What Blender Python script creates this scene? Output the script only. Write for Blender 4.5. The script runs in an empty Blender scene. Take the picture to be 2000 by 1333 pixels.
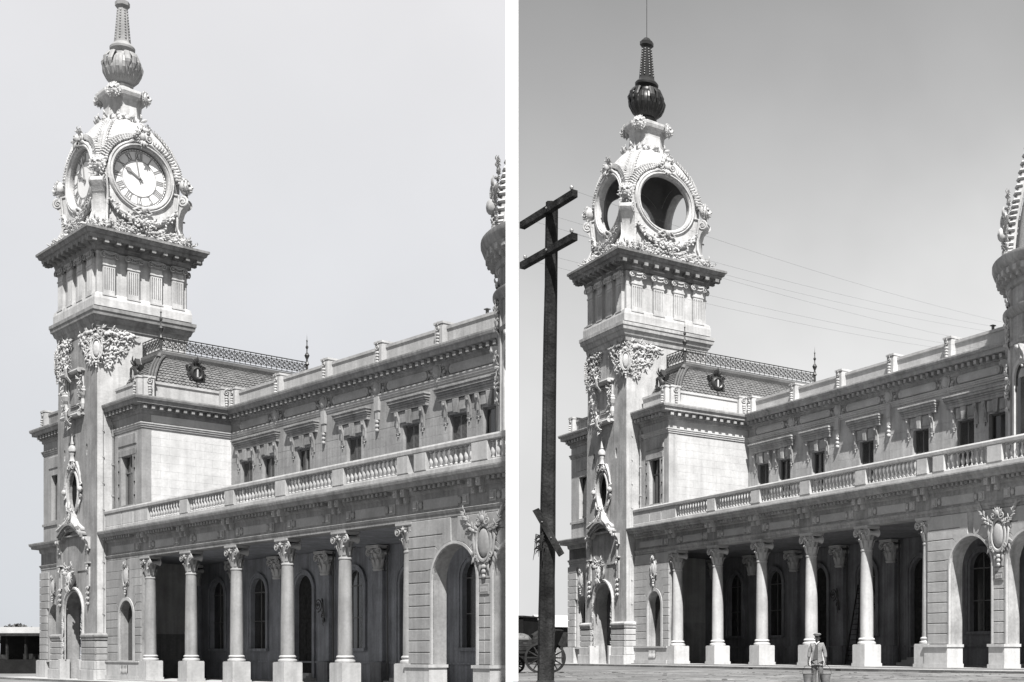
import bpy, bmesh, math, random
from mathutils import Vector, Matrix
from mathutils.geometry import tessellate_polygon
PI = math.pi
S = bpy.context.scene
col = S.collection

# ------------------------------------------------------------------ camera
F_PX, CX_PX, HY_PX = 2347.3, 1900.0, 1274.4
cam = bpy.data.cameras.new('camera')
cam_ob = bpy.data.objects.new('camera', cam)
col.objects.link(cam_ob)
cam_ob.location = (0, 0, 0)
cam_ob.rotation_euler = (math.radians(90), 0, 0)
cam.sensor_width = 36
cam.lens = F_PX / 2000 * 36
cam.shift_x = -(CX_PX - 1000) / 2000
cam.shift_y = (HY_PX - 666.5) / 2000
cam.clip_start = 0.5
cam.clip_end = 6000
S.camera = cam_ob

# ------------------------------------------------------------------ sun + sky
SUN_AZ, SUN_EL = math.radians(22.5), math.radians(55)     # azimuth from -Y towards +X
sd = bpy.data.lights.new('sun', 'SUN')
sd.energy = 5.0
sd.angle = math.radians(0.55)
sd.color = (1, 0.985, 0.965)
sun = bpy.data.objects.new('sun', sd)
col.objects.link(sun)
to_sun = Vector((math.sin(SUN_AZ) * math.cos(SUN_EL), -math.cos(SUN_AZ) * math.cos(SUN_EL), math.sin(SUN_EL)))
sun.rotation_euler = to_sun.to_track_quat('Z', 'Y').to_euler()

W = bpy.data.worlds.new('World')
S.world = W
W.use_nodes = True
nt = W.node_tree
nt.nodes.clear()
def N(t, **k):
    n = nt.nodes.new(t)
    for a, b in k.items():
        setattr(n, a, b)
    return n
def mth(op, a, b=None, c=None, clamp=False):
    n = N('ShaderNodeMath', operation=op)
    n.use_clamp = clamp
    for i, v in enumerate((a, b, c)):
        if v is None: continue
        if isinstance(v, (int, float)): n.inputs[i].default_value = v
        else: nt.links.new(v, n.inputs[i])
    return n.outputs[0]
tc = N('ShaderNodeTexCoord')
sx = N('ShaderNodeSeparateXYZ')
nt.links.new(tc.outputs['Generated'], sx.inputs[0])
az = mth('ARCTAN2', sx.outputs[0], sx.outputs[1])            # 0 = +Y, negative = left
el = mth('ARCSINE', sx.outputs[2])
def mrange(v, a, b, c, d, smooth=True):
    n = N('ShaderNodeMapRange')
    n.interpolation_type = 'SMOOTHSTEP' if smooth else 'LINEAR'
    nt.links.new(v, n.inputs[0])
    for i, q in enumerate((a, b, c, d)): n.inputs[i + 1].default_value = q
    return n.outputs[0]
edge = math.atan2(1000 - CX_PX, F_PX)
left_mask = mth('MULTIPLY', mrange(az, edge - 0.004, edge + 0.004, 1, 0), mrange(az, -2.6, -1.2, 0, 1))
ramp = N('ShaderNodeValToRGB')                                # the darker plate: dark overhead, pale low
ramp.color_ramp.interpolation = 'B_SPLINE'
for p, v in ((0.0, .98), (.30, .92), (.45, .82), (.62, .62), (.80, .43), (1.0, .31)):
    e = ramp.color_ramp.elements[0] if p == 0 else (ramp.color_ramp.elements[-1] if p == 1 else ramp.color_ramp.elements.new(p))
    e.color = (v, v, v, 1)
nt.links.new(mrange(el, 0, math.radians(32), 0, 1, False), ramp.inputs[0])
nz = N('ShaderNodeTexNoise'); nz.inputs['Scale'].default_value = 2.3; nz.inputs['Detail'].default_value = 5
nt.links.new(tc.outputs['Generated'], nz.inputs['Vector'])
cloud = mth('MULTIPLY', mrange(nz.outputs[0], .3, .7, .87, 1.13), mrange(az, edge, .06, .74, 1.08))
rightsky = N('ShaderNodeMix', data_type='RGBA', blend_type='MULTIPLY'); rightsky.inputs[0].default_value = 1
nt.links.new(ramp.outputs[0], rightsky.inputs[6]); nt.links.new(cloud, rightsky.inputs[7])
lramp = N('ShaderNodeValToRGB')
for p, c in ((0.0, (.61, .635, .67)), (.45, (.72, .73, .76)), (1.0, (.80, .79, .805))):
    e = lramp.color_ramp.elements[0] if p == 0 else (lramp.color_ramp.elements[-1] if p == 1 else lramp.color_ramp.elements.new(p))
    e.color = (*c, 1)
nt.links.new(mrange(el, 0, math.radians(32), 0, 1, False), lramp.inputs[0])
mx = N('ShaderNodeMix', data_type='RGBA'); nt.links.new(left_mask, mx.inputs[0])
nt.links.new(rightsky.outputs[2], mx.inputs[6]); nt.links.new(lramp.outputs[0], mx.inputs[7])
sky = N('ShaderNodeTexSky', sky_type='NISHITA'); sky.sun_disc = False
sky.sun_elevation = SUN_EL; sky.sun_rotation = PI - SUN_AZ
bw = N('ShaderNodeRGBToBW'); nt.links.new(sky.outputs[0], bw.inputs[0])
nb = mth('MULTIPLY', bw.outputs[0], 0.10)
add = N('ShaderNodeMix', data_type='RGBA'); add.inputs[0].default_value = 0.06
lm = N('ShaderNodeMix', data_type='RGBA', blend_type='MULTIPLY'); lm.inputs[0].default_value = 1
nz2 = N('ShaderNodeTexNoise'); nz2.inputs['Scale'].default_value = 6; nz2.inputs['Detail'].default_value = 8
nt.links.new(tc.outputs['Generated'], nz2.inputs['Vector'])
nt.links.new(mx.outputs[2], lm.inputs[6]); nt.links.new(mrange(nz2.outputs[0], .3, .7, .975, 1.025), lm.inputs[7])
nt.links.new(lm.outputs[2], add.inputs[6]); nt.links.new(nb, add.inputs[7])
bg = N('ShaderNodeBackground'); bg.inputs[1].default_value = 0.455
nt.links.new(add.outputs[2], bg.inputs[0])
wo = N('ShaderNodeOutputWorld'); nt.links.new(bg.outputs[0], wo.inputs[0])

S.view_settings.view_transform = 'Standard'
S.view_settings.look = 'None'
S.view_settings.gamma = 1
S.view_settings.exposure = 1.27
S.view_settings.use_curve_mapping = False
S.render.engine = 'CYCLES'
S.cycles.max_bounces = 6
S.cycles.diffuse_bounces = 3

# ------------------------------------------------------------------ building frames (right view, left view)
def frame(A, x, y, z, su, sv):
    m = Matrix.Translation((x, y, z)) @ Matrix.Rotation(math.radians(A - 90), 4, 'Z')
    return m, (x, y, z), math.radians(A - 90), (su, sv, 1)
FR = frame(41.829, -28.798, 99.888, -.995, 1, 1)
FL = frame(52.542, -66.726, 91.566, -2.105, 1.189, .819)
def place(o, FM, base):
    m, loc, rz, sc = FM
    b = Vector((base[0] * sc[0], base[1] * sc[1], base[2]))
    o.location = m @ b
    o.rotation_euler = (0, 0, rz)
    o.scale = sc

# ------------------------------------------------------------------ materials
def material(name, c, rough=.8, var=.25, scale=.7, bump=.25, bscale=18, metal=0, tint=(1, 1, 1), rnd=.0, streak=0., spec=.3):
    m = bpy.data.materials.new(name); m.use_nodes = True
    t = m.node_tree; b = t.nodes['Principled BSDF']
    b.inputs['Roughness'].default_value = rough; b.inputs['Metallic'].default_value = metal
    b.inputs['Specular IOR Level'].default_value = spec
    geo = t.nodes.new('ShaderNodeNewGeometry')
    def noise(sc, det, vec=None):
        n = t.nodes.new('ShaderNodeTexNoise'); n.inputs['Scale'].default_value = sc; n.inputs['Detail'].default_value = det
        t.links.new(vec or geo.outputs['Position'], n.inputs['Vector']); return n.outputs[0]
    def mr(v, a, bb, c1, d):
        n = t.nodes.new('ShaderNodeMapRange'); t.links.new(v, n.inputs[0])
        for i, q in enumerate((a, bb, c1, d)): n.inputs[i + 1].default_value = q
        return n.outputs[0]
    def mu(a, bb, op='MULTIPLY'):
        n = t.nodes.new('ShaderNodeMath'); n.operation = op
        for i, q in enumerate((a, bb)):
            if isinstance(q, (int, float)): n.inputs[i].default_value = q
            else: t.links.new(q, n.inputs[i])
        return n.outputs[0]
    f = mu(mr(noise(scale, 6), .3, .7, 1 - var, 1 + var), mr(noise(scale * 9, 4), .3, .7, 1 - var * .45, 1 + var * .45))
    if streak:
        mp = t.nodes.new('ShaderNodeMapping'); mp.inputs['Scale'].default_value = (3.2, 3.2, .22)
        t.links.new(geo.outputs['Position'], mp.inputs[0])
        f = mu(f, mr(noise(1.0, 5, mp.outputs[0]), .35, .7, 1 + streak * .4, 1 - streak))
    if rnd:
        oi = t.nodes.new('ShaderNodeObjectInfo')
        f = mu(f, mr(oi.outputs['Random'], 0, 1, 1 - rnd, 1 + rnd))
    cc = t.nodes.new('ShaderNodeCombineColor')
    for i in range(3): t.links.new(mu(f, c * tint[i]), cc.inputs[i])
    t.links.new(cc.outputs[0], b.inputs['Base Color'])
    if bump:
        bp = t.nodes.new('ShaderNodeBump'); bp.inputs['Strength'].default_value = bump; bp.inputs['Distance'].default_value = .03
        t.links.new(mu(noise(bscale, 6), mu(noise(bscale * .2, 3), 1.5), 'ADD'), bp.inputs['Height'])
        t.links.new(bp.outputs[0], b.inputs['Normal'])
    return m
M = dict(
    stone=material('stone_ashlar', .33, streak=.20, var=.17, rnd=.05),
    block=material('stone_block', .33, streak=.10, var=.14, rnd=.09),
    trim=material('stone_trim', .28, streak=.24, var=.26),
    light=material('pale_plaster', .38, var=.14, streak=.10),
    orn=material('white_stucco_ornament', .35, var=.22, bump=.5, streak=.2),
    relief=material('stone_relief', .36, var=.15),
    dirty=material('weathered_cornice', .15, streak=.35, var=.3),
    slate=material('slate_tile', .11, var=.25, rnd=.0, scale=2.5, rough=.6),
    iron=material('cast_iron', .018, var=.1, rough=.45, spec=.5),
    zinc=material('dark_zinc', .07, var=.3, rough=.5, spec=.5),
    black=material('black_glazed_metal', .010, var=.2, rough=.42, bump=.15, spec=.4),
    grey=material('grey_zinc_spire', .20, var=.2, rough=.5, bump=.1),
    glass=material('window_glass', .02, var=.1, rough=.12, bump=.03, spec=.6),
    shut=material('painted_shutter', .10, var=.15, rough=.6),
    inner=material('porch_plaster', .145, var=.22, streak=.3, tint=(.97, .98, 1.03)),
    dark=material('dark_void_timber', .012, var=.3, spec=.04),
    stoneL=material('shaded_stone_ashlar', .195, streak=.22, var=.18, rnd=.05),  # darker copies for the left building: its front's shade put into the colour
    blockL=material('shaded_stone_block', .20, streak=.16, var=.16, rnd=.10),
    trimL=material('shaded_stone_trim', .175, streak=.26, var=.26),
    reliefL=material('shaded_stone_relief', .23, var=.18),
    ornL=material('shaded_stucco_ornament', .30, var=.22, bump=.5, streak=.2),
    lightL=material('shaded_pale_stone', .29, var=.16, streak=.16),
    innerL=material('lighter_porch_plaster', .19, var=.22, streak=.3, tint=(.95, .98, 1.06)),  # lighter copy of the porch plaster; softer porch shade put into the colour
    wood=material('weathered_timber', .022, var=.45, scale=3, streak=.5, bump=.8, spec=.06),
    wood2=material('pale_timber', .20, var=.3, scale=3),
    paint=material('white_paint', .86, var=.01, bump=.02),
    dial=material('white_dial', .55, var=.03, bump=.0),
    num=material('grey_numerals', .16, var=.05, bump=.0),
    road=material('dirt_road', .105, var=.38, scale=.35, bump=1.0, bscale=5),
    road2=material('dirt_ground', .12, var=.38, scale=.15, bump=.8, bscale=4),
    pave=material('pavement_stone', .27, var=.15, rnd=.08),
    kerb=material('kerb_stone', .11, var=.3, rnd=.15),
    skin=material('skin', .04, var=.08, rough=.5, bump=.05),  # darkened so the colour holds the shade on the face
    jacket=material('jacket_cloth', .15, var=.2, scale=5, bump=.6, bscale=40),
    pants=material('trouser_cloth', .09, var=.25, scale=5, bump=.6, bscale=40),
    cap=material('cap_cloth', .11, var=.2, scale=8),
    shirt=material('white_shirt_cloth', .6, var=.1),
    vest=material('dark_waistcoat_cloth', .05, var=.1),
    tin=material('galvanised_tin', .2, var=.25, rough=.4, metal=.5, scale=6),
    tinroof=material('corrugated_roof', .34, var=.12, rough=.5),
    leaf=material('leaf', .07, var=.4, scale=1.0, bump=0),
    wagon=material('wagon_timber', .022, var=.4, scale=4, spec=.06),
    canvas=material('wagon_load_cloth', .10, var=.3, scale=3),
)

# ------------------------------------------------------------------ mesh builder
class MB:
    def __init__(s):
        s.v = []; s.f = []; s.T = None
    def add(s, vs, fs):
        n = len(s.v)
        s.v += [s.T(p) for p in vs] if s.T else [tuple(p) for p in vs]
        s.f += [tuple(i + n for i in f) for f in fs]
        return s
    def box(s, x0, x1, y0, y1, z0, z1):
        return s.add([(x, y, z) for z in (z0, z1) for y in (y0, y1) for x in (x0, x1)],
                     [(0, 2, 3, 1), (4, 5, 7, 6), (0, 1, 5, 4), (2, 6, 7, 3), (0, 4, 6, 2), (1, 3, 7, 5)])
    def cbox(s, x0, x1, y0, y1, z0, z1, d=.02):          # box whose four front edges are chamfered
        return s.block([(x0, z0), (x1, z0), (x1, z1), (x0, z1)], y0, y1, d)
    def prism(s, pts, y0, y1):
        n = len(pts)
        return s.add([(x, y0, z) for x, z in pts] + [(x, y1, z) for x, z in pts],
                     [tuple(range(n)), tuple(range(2 * n - 1, n - 1, -1))] + [(i, (i + 1) % n, n + (i + 1) % n, n + i) for i in range(n)])
    def block(s, pts, y0, y1, d=.03):                     # proud stone: chamfered front, open back
        n = len(pts)
        cx = sum(p[0] for p in pts) / n; cz = sum(p[1] for p in pts) / n
        def ins(p):
            dx, dz = cx - p[0], cz - p[1]; 
            return (p[0] + math.copysign(min(d, abs(dx)), dx), p[1] + math.copysign(min(d, abs(dz)), dz))
        q = [ins(p) for p in pts]
        return s.add([(x, y0, z) for x, z in q] + [(x, y0 + d, z) for x, z in pts] + [(x, y1, z) for x, z in pts],
                     [tuple(range(n)), tuple(range(3 * n - 1, 2 * n - 1, -1))] + [(i, (i + 1) % n, n + (i + 1) % n, n + i) for i in range(n)] +
                     [(n + i, n + (i + 1) % n, 2 * n + (i + 1) % n, 2 * n + i) for i in range(n)])
    def lathe(s, prof, cx=0, cy=0, seg=16, sx=1, sy=1, rot=0, cap=True):
        vs = []; fs = []
        for r, z in prof:
            for k in range(seg):
                a = rot + 2 * PI * k / seg
                vs.append((cx + r * sx * math.cos(a), cy + r * sy * math.sin(a), z))
        m = len(prof)
        for i in range(m - 1):
            for k in range(seg):
                k2 = (k + 1) % seg
                fs.append((i * seg + k, i * seg + k2, (i + 1) * seg + k2, (i + 1) * seg + k))
        if prof[0] == prof[-1]: cap = False
        if cap and prof[0][0] > 1e-4: fs.append(tuple(range(seg))[::-1])
        if cap and prof[-1][0] > 1e-4: fs.append(tuple((m - 1) * seg + k for k in range(seg)))
        return s.add(vs, fs)
    def sweep(s, path, prof, closed=False):
        n = len(path); m = len(prof); nor = []
        def rt(a, b):
            d = Vector((b[0] - a[0], b[1] - a[1])).normalized(); return Vector((d.y, -d.x))
        for i in range(n):
            if closed: a, b = rt(path[i - 1], path[i]), rt(path[i], path[(i + 1) % n])
            elif i == 0: a = b = rt(path[0], path[1])
            elif i == n - 1: a = b = rt(path[-2], path[-1])
            else: a, b = rt(path[i - 1], path[i]), rt(path[i], path[i + 1])
            nn = a + b; nn = nn / (nn.dot(a)) if nn.dot(a) > 1e-6 else a
            nor.append(nn)
        vs = [(path[i][0] + nor[i].x * o, path[i][1] + nor[i].y * o, z) for i in range(n) for o, z in prof]
        fs = []
        for i in range(n if closed else n - 1):
            j = (i + 1) % n
            for k in range(m):
                k2 = (k + 1) % m
                fs.append((i * m + k, j * m + k, j * m + k2, i * m + k2))
        if not closed:
            fs += [tuple(range(m)), tuple((n - 1) * m + k for k in range(m))[::-1]]
        return s.add(vs, fs)
    def tube(s, pts, r, seg=6, ref=(0, -1, 0), closed=False):
        pts = [Vector(p) for p in pts]; n = len(pts); ref = Vector(ref); vs = []; fs = []
        for i, p in enumerate(pts):
            t = (pts[(i + 1) % n] - pts[i - 1]) if closed else (pts[min(i + 1, n - 1)] - pts[max(i - 1, 0)])
            if t.length < 1e-9: t = Vector((0, 0, 1))
            t.normalize(); sd_ = t.cross(ref)
            if sd_.length < .05: sd_ = t.cross(Vector((1, .1, 0)))
            sd_.normalize(); nn = sd_.cross(t)
            q = r[i] if isinstance(r, list) else r
            ra, rb = q if isinstance(q, tuple) else (q, q)
            for k in range(seg):
                a = 2 * PI * k / seg
                vs.append(tuple(p + sd_ * (ra * math.cos(a)) + nn * (rb * math.sin(a))))
        for i in range(n if closed else n - 1):
            j = (i + 1) % n
            for k in range(seg):
                k2 = (k + 1) % seg
                fs.append((i * seg + k, i * seg + k2, j * seg + k2, j * seg + k))
        if not closed: fs += [tuple(range(seg)), tuple((n - 1) * seg + k for k in range(seg))]
        return s.add(vs, fs)
    def sph(s, c, r, seg=8, rings=5):
        rx, ry, rz = r if isinstance(r, tuple) else (r, r, r)
        vs = [(c[0], c[1], c[2] - rz)]; fs = []
        for i in range(1, rings):
            ph = PI * i / rings
            for k in range(seg):
                a = 2 * PI * k / seg
                vs.append((c[0] + rx * math.sin(ph) * math.cos(a), c[1] + ry * math.sin(ph) * math.sin(a), c[2] - rz * math.cos(ph)))
        vs.append((c[0], c[1], c[2] + rz)); L = len(vs) - 1
        for k in range(seg):
            k2 = (k + 1) % seg
            fs.append((0, 1 + k2, 1 + k)); fs.append((L, L - seg + k, L - seg + k2))
            for i in range(rings - 2):
                fs.append((1 + i * seg + k, 1 + i * seg + k2, 1 + (i + 1) * seg + k2, 1 + (i + 1) * seg + k))
        return s.add(vs, fs)
    # ---- ornament, in a frame with x right, -y outwards, z up
    def spiral(s, cx, cz, r0, turns=1.7, hand=1, rad=.05, y=-.05, start=0., n=22, seg=5, grow=.25):
        pts = []; rs = []
        for i in range(n):
            t = i / (n - 1)
            a = start + hand * 2 * PI * turns * t
            rr = r0 * (1 - .86 * t)
            pts.append((cx + rr * math.cos(a), y - grow * r0 * t, cz + rr * math.sin(a))); rs.append(rad * (1 - .45 * t))
        s.tube(pts, rs, seg)
        return s.sph((cx, y - grow * r0, cz), r0 * .2, 6, 4)
    def leaf(s, x, z, ang, L, w=None, y=-.02, lift=.35, th=None, n=5):
        w = w or L * .3; th = th or L * .09
        d = Vector((math.cos(ang), 0, math.sin(ang)))
        pts = []; rs = []
        for i in range(n):
            t = i / (n - 1)
            p = Vector((x, y, z)) + d * (L * t) + Vector((0, -L * lift * math.sin(t * PI * .75), 0))
            pts.append(p); q = math.sin(PI * min(1, .16 + t * .86)) 
            rs.append((max(.004, w * .5 * q), max(.004, th * (.4 + q * .6))))
        return s.tube(pts, rs, 6)
    def foliage(s, rng, cx, cz, rx, rz, n, L, y=-.05, out=True, keep=None, lift=.5):
        for _ in range(n):
            for _t in range(20):
                a = rng.uniform(0, 2 * PI); q = math.sqrt(rng.random())
                x, z = cx + rx * q * math.cos(a), cz + rz * q * math.sin(a)
                if keep is None or keep(x, z): break
            ang = math.atan2(z - cz, x - cx) + rng.uniform(-.9, .9) if out else rng.uniform(0, 2 * PI)
            s.leaf(x, z, ang, L * rng.uniform(.6, 1.3), y=y - rng.uniform(0, .06), lift=lift * rng.uniform(.5, 1.3), w=L * rng.uniform(.25, .5))
            if rng.random() < .4: s.sph((x, y - L * .35, z), L * rng.uniform(.12, .22), 6, 4)
        return s
    def beads(s, x, z0, z1, n, r, y=-.1, taper=.6):
        for i in range(n):
            t = (i + .5) / n
            s.sph((x, y, z0 + (z1 - z0) * t), (r * (1 - (1 - taper) * t), r * .8, abs(z1 - z0) / n * .52), 7, 5)
        return s
    def mesh(s, name, smooth=False, fix=True):
        me = bpy.data.meshes.new(name)
        me.from_pydata(s.v, [], s.f)
        if fix:
            bm = bmesh.new(); bm.from_mesh(me)
            bmesh.ops.recalc_face_normals(bm, faces=bm.faces)
            bm.to_mesh(me); bm.free()
        if smooth:
            me.polygons.foreach_set('use_smooth', [True] * len(me.polygons))
            me.set_sharp_from_angle(angle=math.radians(38))
        me.update()
        return me

BASE = {}
def thing(name, label, cat, FM=None, base=(0, 0, 0), group=None, loc=None, rz=0):
    o = bpy.data.objects.new(name, None); col.objects.link(o)
    o.empty_display_size = .5
    if FM: place(o, FM, base)
    elif loc: o.location = loc; o.rotation_euler = (0, 0, rz)
    BASE[o.name] = Vector(base) if FM else Vector((0, 0, 0))
    o['label'] = label; o['category'] = cat
    if group: o['group'] = group
    return o
def ob(name, mb, mat, parent=None, loc=(0, 0, 0), rz=0, smooth=False, kind=None, label=None, rx=0, ry=0):
    me = mb.mesh(name, smooth) if isinstance(mb, MB) else mb
    if not me.materials: me.materials.append(M[mat] if isinstance(mat, str) else mat)
    o = bpy.data.objects.new(name, me); col.objects.link(o)
    b = BASE.get(parent.name, Vector((0, 0, 0))) if parent else Vector((0, 0, 0))
    o.location = Vector(loc) - b
    o.rotation_euler = (rx, ry, rz)
    if parent: o.parent = parent
    if kind: o['kind'] = kind
    if label: o['label'] = label
    return o
def struct(name, mb, mat, **k):
    return ob(name, mb, mat, kind='structure', **k)
def arch(cx, z0, zs, r, n=14, rz=None):
    rz = rz or r
    return [(cx - r, z0)] + [(cx + r * math.cos(PI - PI * i / n), zs + rz * math.sin(PI * i / n)) for i in range(n + 1)] + [(cx + r, z0)]
def oval(cx, cz, rx, rz, n=20):
    return [(cx + rx * math.cos(2 * PI * i / n), cz + rz * math.sin(2 * PI * i / n)) for i in range(n)]
def rect(x0, x1, z0, z1): return [(x0, z0), (x1, z0), (x1, z1), (x0, z1)]
def wall(mb, outer, holes, y0, y1, reveal=None):
    """planar wall in x,z with real openings; y0 front, y1 back"""
    loops = [outer] + holes
    pts = [p for l in loops for p in l]
    tris = tessellate_polygon([[Vector((p[0], p[1], 0)) for p in l] for l in loops])
    n = len(pts)
    vs = [(x, y0, z) for x, z in pts] + [(x, y1, z) for x, z in pts]
    fs = [tuple(t) for t in tris] + [tuple(i + n for i in t[::-1]) for t in tris]
    k = 0
    for l in loops:
        m = len(l)
        for i in range(m):
            a, b = k + i, k + (i + 1) % m
            fs.append((a, b, n + b, n + a))
        k += m
    return mb.add(vs, fs)
# ================================================================== ornament prototypes (shared meshes, wall plane y=0)
rng = random.Random(7)
def cyl_T(cx, cy, R, a0):           # wraps a flat design round a drum
    def T(p):
        a = a0 + p[0] / R; r = R - p[1]
        return (cx + r * math.sin(a), cy - r * math.cos(a), p[2])
    return T
def m_cartouche(w, h, seed=1, pend=True):
    r = random.Random(seed); mb = MB()
    mb.sph((0, -.10 * w, 0), (w * .24, w * .12, h * .20), 12, 7)
    mb.tube([(x, -.13 * w, z) for x, z in oval(0, 0, w * .28, h * .25, 22)], w * .05, 6, closed=True)
    for sg in (-1, 1):
        mb.spiral(sg * w * .17, h * .30, w * .13, 1.5, sg, w * .035, -.18 * w, start=PI / 2)
        mb.spiral(sg * w * .27, -h * .18, w * .11, 1.4, -sg, w * .03, -.14 * w, start=-PI / 2)
        mb.tube([(sg * w * .30, -.08 * w, h * .25), (sg * w * .40, -.12 * w, h * .06), (sg * w * .34, -.1 * w, -h * .12), (sg * w * .16, -.16 * w, -h * .27)], [w * .04, w * .05, w * .05, w * .03], 6)
        for i in range(9):
            t = i / 8
            mb.leaf(sg * w * (.30 + .05 * math.sin(9 * t)), h * (.28 - .46 * t), -PI / 2 + sg * r.uniform(.2, 1.3), w * r.uniform(.18, .26), y=-.05, w=w * .11, lift=.3)
    for i in range(5):
        mb.leaf(0, h * .30, PI / 2 + (i - 2) * .42, w * .26, y=-.12 * w, w=w * .12)
    mb.sph((0, -.2 * w, h * .33), (w * .09, w * .08, w * .10), 8, 5)
    mb.leaf(-w * .1, -h * .25, -PI / 2 - .3, w * .3, w=w * .12); mb.leaf(w * .1, -h * .25, -PI / 2 + .3, w * .3, w=w * .12)
    if pend: mb.beads(0, -h * .30, -h * .5, 3, w * .1, y=-.12 * w)
    return mb
def m_volute_caps():                 # composite capital with big side volutes, origin at its base, about 1.7 m high
    mb = MB()
    mb.lathe([(.36, 0), (.37, .05), (.40, .07), (.40, .14), (.36, .17), (.37, .55), (.40, .9), (.47, 1.2), (.52, 1.35), (.0, 1.36)], seg=16)
    for lay, (z, L, n) in enumerate(((.48, .42, 8), (.84, .46, 8))):
        for k in range(n):
            a = 2 * PI * (k + lay * .5) / n
            c, s_ = math.cos(a), math.sin(a)
            pts = [(c * (.37 + .0), s_ * .37, z - .2), (c * .43, s_ * .43, z + L * .25), (c * .50, s_ * .50, z + L * .62), (c * .60, s_ * .60, z + L * .78), (c * .62, s_ * .62, z + L * .62)]
            mb.tube(pts, [(.11, .03), (.14, .035), (.12, .035), (.08, .03), (.03, .02)], 6, ref=(c, s_, .2))
    for sy in (-1, 1):
        for sg in (-1, 1):
            mb.T = (lambda p, sy=sy: (p[0] * -sy, p[1] * -sy, p[2]))
            mb.spiral(sg * .60, 1.20, .26, 1.8, -sg, .055, -.40, start=PI / 2, grow=.3)
            mb.lathe([(.0, 0), (.001, 0)], seg=3)
        mb.T = lambda p, sy=sy: (p[0] * -sy, p[1] * -sy, p[2])
        mb.tube([(-.60, -.40, 1.45), (-.2, -.44, 1.36), (0, -.46, 1.33), (.2, -.44, 1.36), (.60, -.40, 1.45)], .05, 6)
        for k in range(5): mb.leaf(0, 1.22, PI / 2 + (k - 2) * .8, .27, y=-.45, w=.13)
        mb.sph((0, -.52, 1.3), .11, 7, 5)
    mb.T = None
    for sg in (-1, 1):
        mb.T = (lambda p, sg=sg: (sg * .60 + p[0], p[2], 1.20 + p[1]))
        mb.lathe([(.22, -.40), (.15, -.15), (.13, 0), (.15, .15), (.22, .40)], seg=10)
    mb.T = None
    mb.box(-.64, .64, -.5, .5, 1.45, 1.52).box(-.70, .70, -.54, .54, 1.52, 1.66)
    return mb
def m_baluster():
    return MB().box(-.11, .11, -.11, .11, 0, .07).lathe([(.07, .07), (.1, .1), (.06, .16), (.11, .3), (.125, .4), (.09, .55), (.055, .7), (.06, .78), (.09, .82), (.07, .86), (.0, .88)], seg=9).box(-.1, .1, -.1, .1, .88, .95)
def m_console(w, h, d, beads=2):     # scroll bracket hanging down from z=0
    mb = MB()
    prof = [(0, 0), (-d, 0), (-d * 1.05, -h * .10), (-d * .95, -h * .20), (-d * .6, -h * .34), (-d * .42, -h * .5), (-d * .40, -h * .66), (-d * .3, -h * .76), (0, -h * .8)]
    n = len(prof)
    mb.add([(-w / 2, y, z) for y, z in prof] + [(w / 2, y, z) for y, z in prof], [tuple(range(n)), tuple(range(2 * n - 1, n - 1, -1))] + [(i, (i + 1) % n, n + (i + 1) % n, n + i) for i in range(n)])
    mb.sph((0, -d * 1.02, -h * .15), (w * .28, d * .22, w * .30), 8, 5)
    mb.box(-w * .16, w * .16, -d * .62, -d * .2, -h * .62, -h * .3)
    mb.box(-w * .62, w * .62, -d * .3, 0, -h * .84, -h * .78)
    mb.beads(0, -h * .84, -h, beads, w * .28, y=-d * .2, taper=.5)
    return mb
def m_face_drop(w, h):              # scroll and diminishing drops, on parapet posts
    mb = MB()
    mb.spiral(0, -w * .5, w * .42, 1.4, 1, w * .11, -.03, start=PI / 2, n=16)
    mb.leaf(-w * .3, -w * .3, PI / 2 - .8, w * .8, w=w * .35)
    mb.beads(0, -w * 1.05, -h, 4, w * .34, y=-.06, taper=.55)
    return mb
def m_ionic(w):                      # pilaster scroll capital, top at z=0
    mb = MB()
    for sg in (-1, 1):
        mb.spiral(sg * w * .36, -w * .18, w * .17, 1.6, -sg, w * .042, -.22, start=PI / 2, grow=.5)
        mb.T = lambda p, sg=sg: (p[0] + sg * w * .36, p[2], p[1] - w * .18)
        mb.lathe([(w * .16, -.16), (w * .13, 0)], seg=12); mb.T = None
    mb.tube([(-w * .36, -.24, -.02 * w), (-w * .15, -.26, -.08 * w), (0, -.27, -.11 * w), (w * .15, -.26, -.08 * w), (w * .36, -.24, -.02 * w)], (.055 * w), 6)
    mb.tube([(-w * .24, -.14, -.20 * w), (-w * .1, -.18, -.27 * w), (w * .1, -.18, -.27 * w), (w * .24, -.14, -.20 * w)], (.06 * w), 6)
    mb.box(-w * .34, w * .34, -.12, .02, -w * .36, 0)
    mb.box(-w * .34, w * .34, -.2, 0, -w * .02, w * .05)
    for i in range(3): mb.sph(((i - 1) * w * .12, -.21, -w * .16), (w * .05, .05, w * .06), 6, 4)
    return mb
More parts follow.
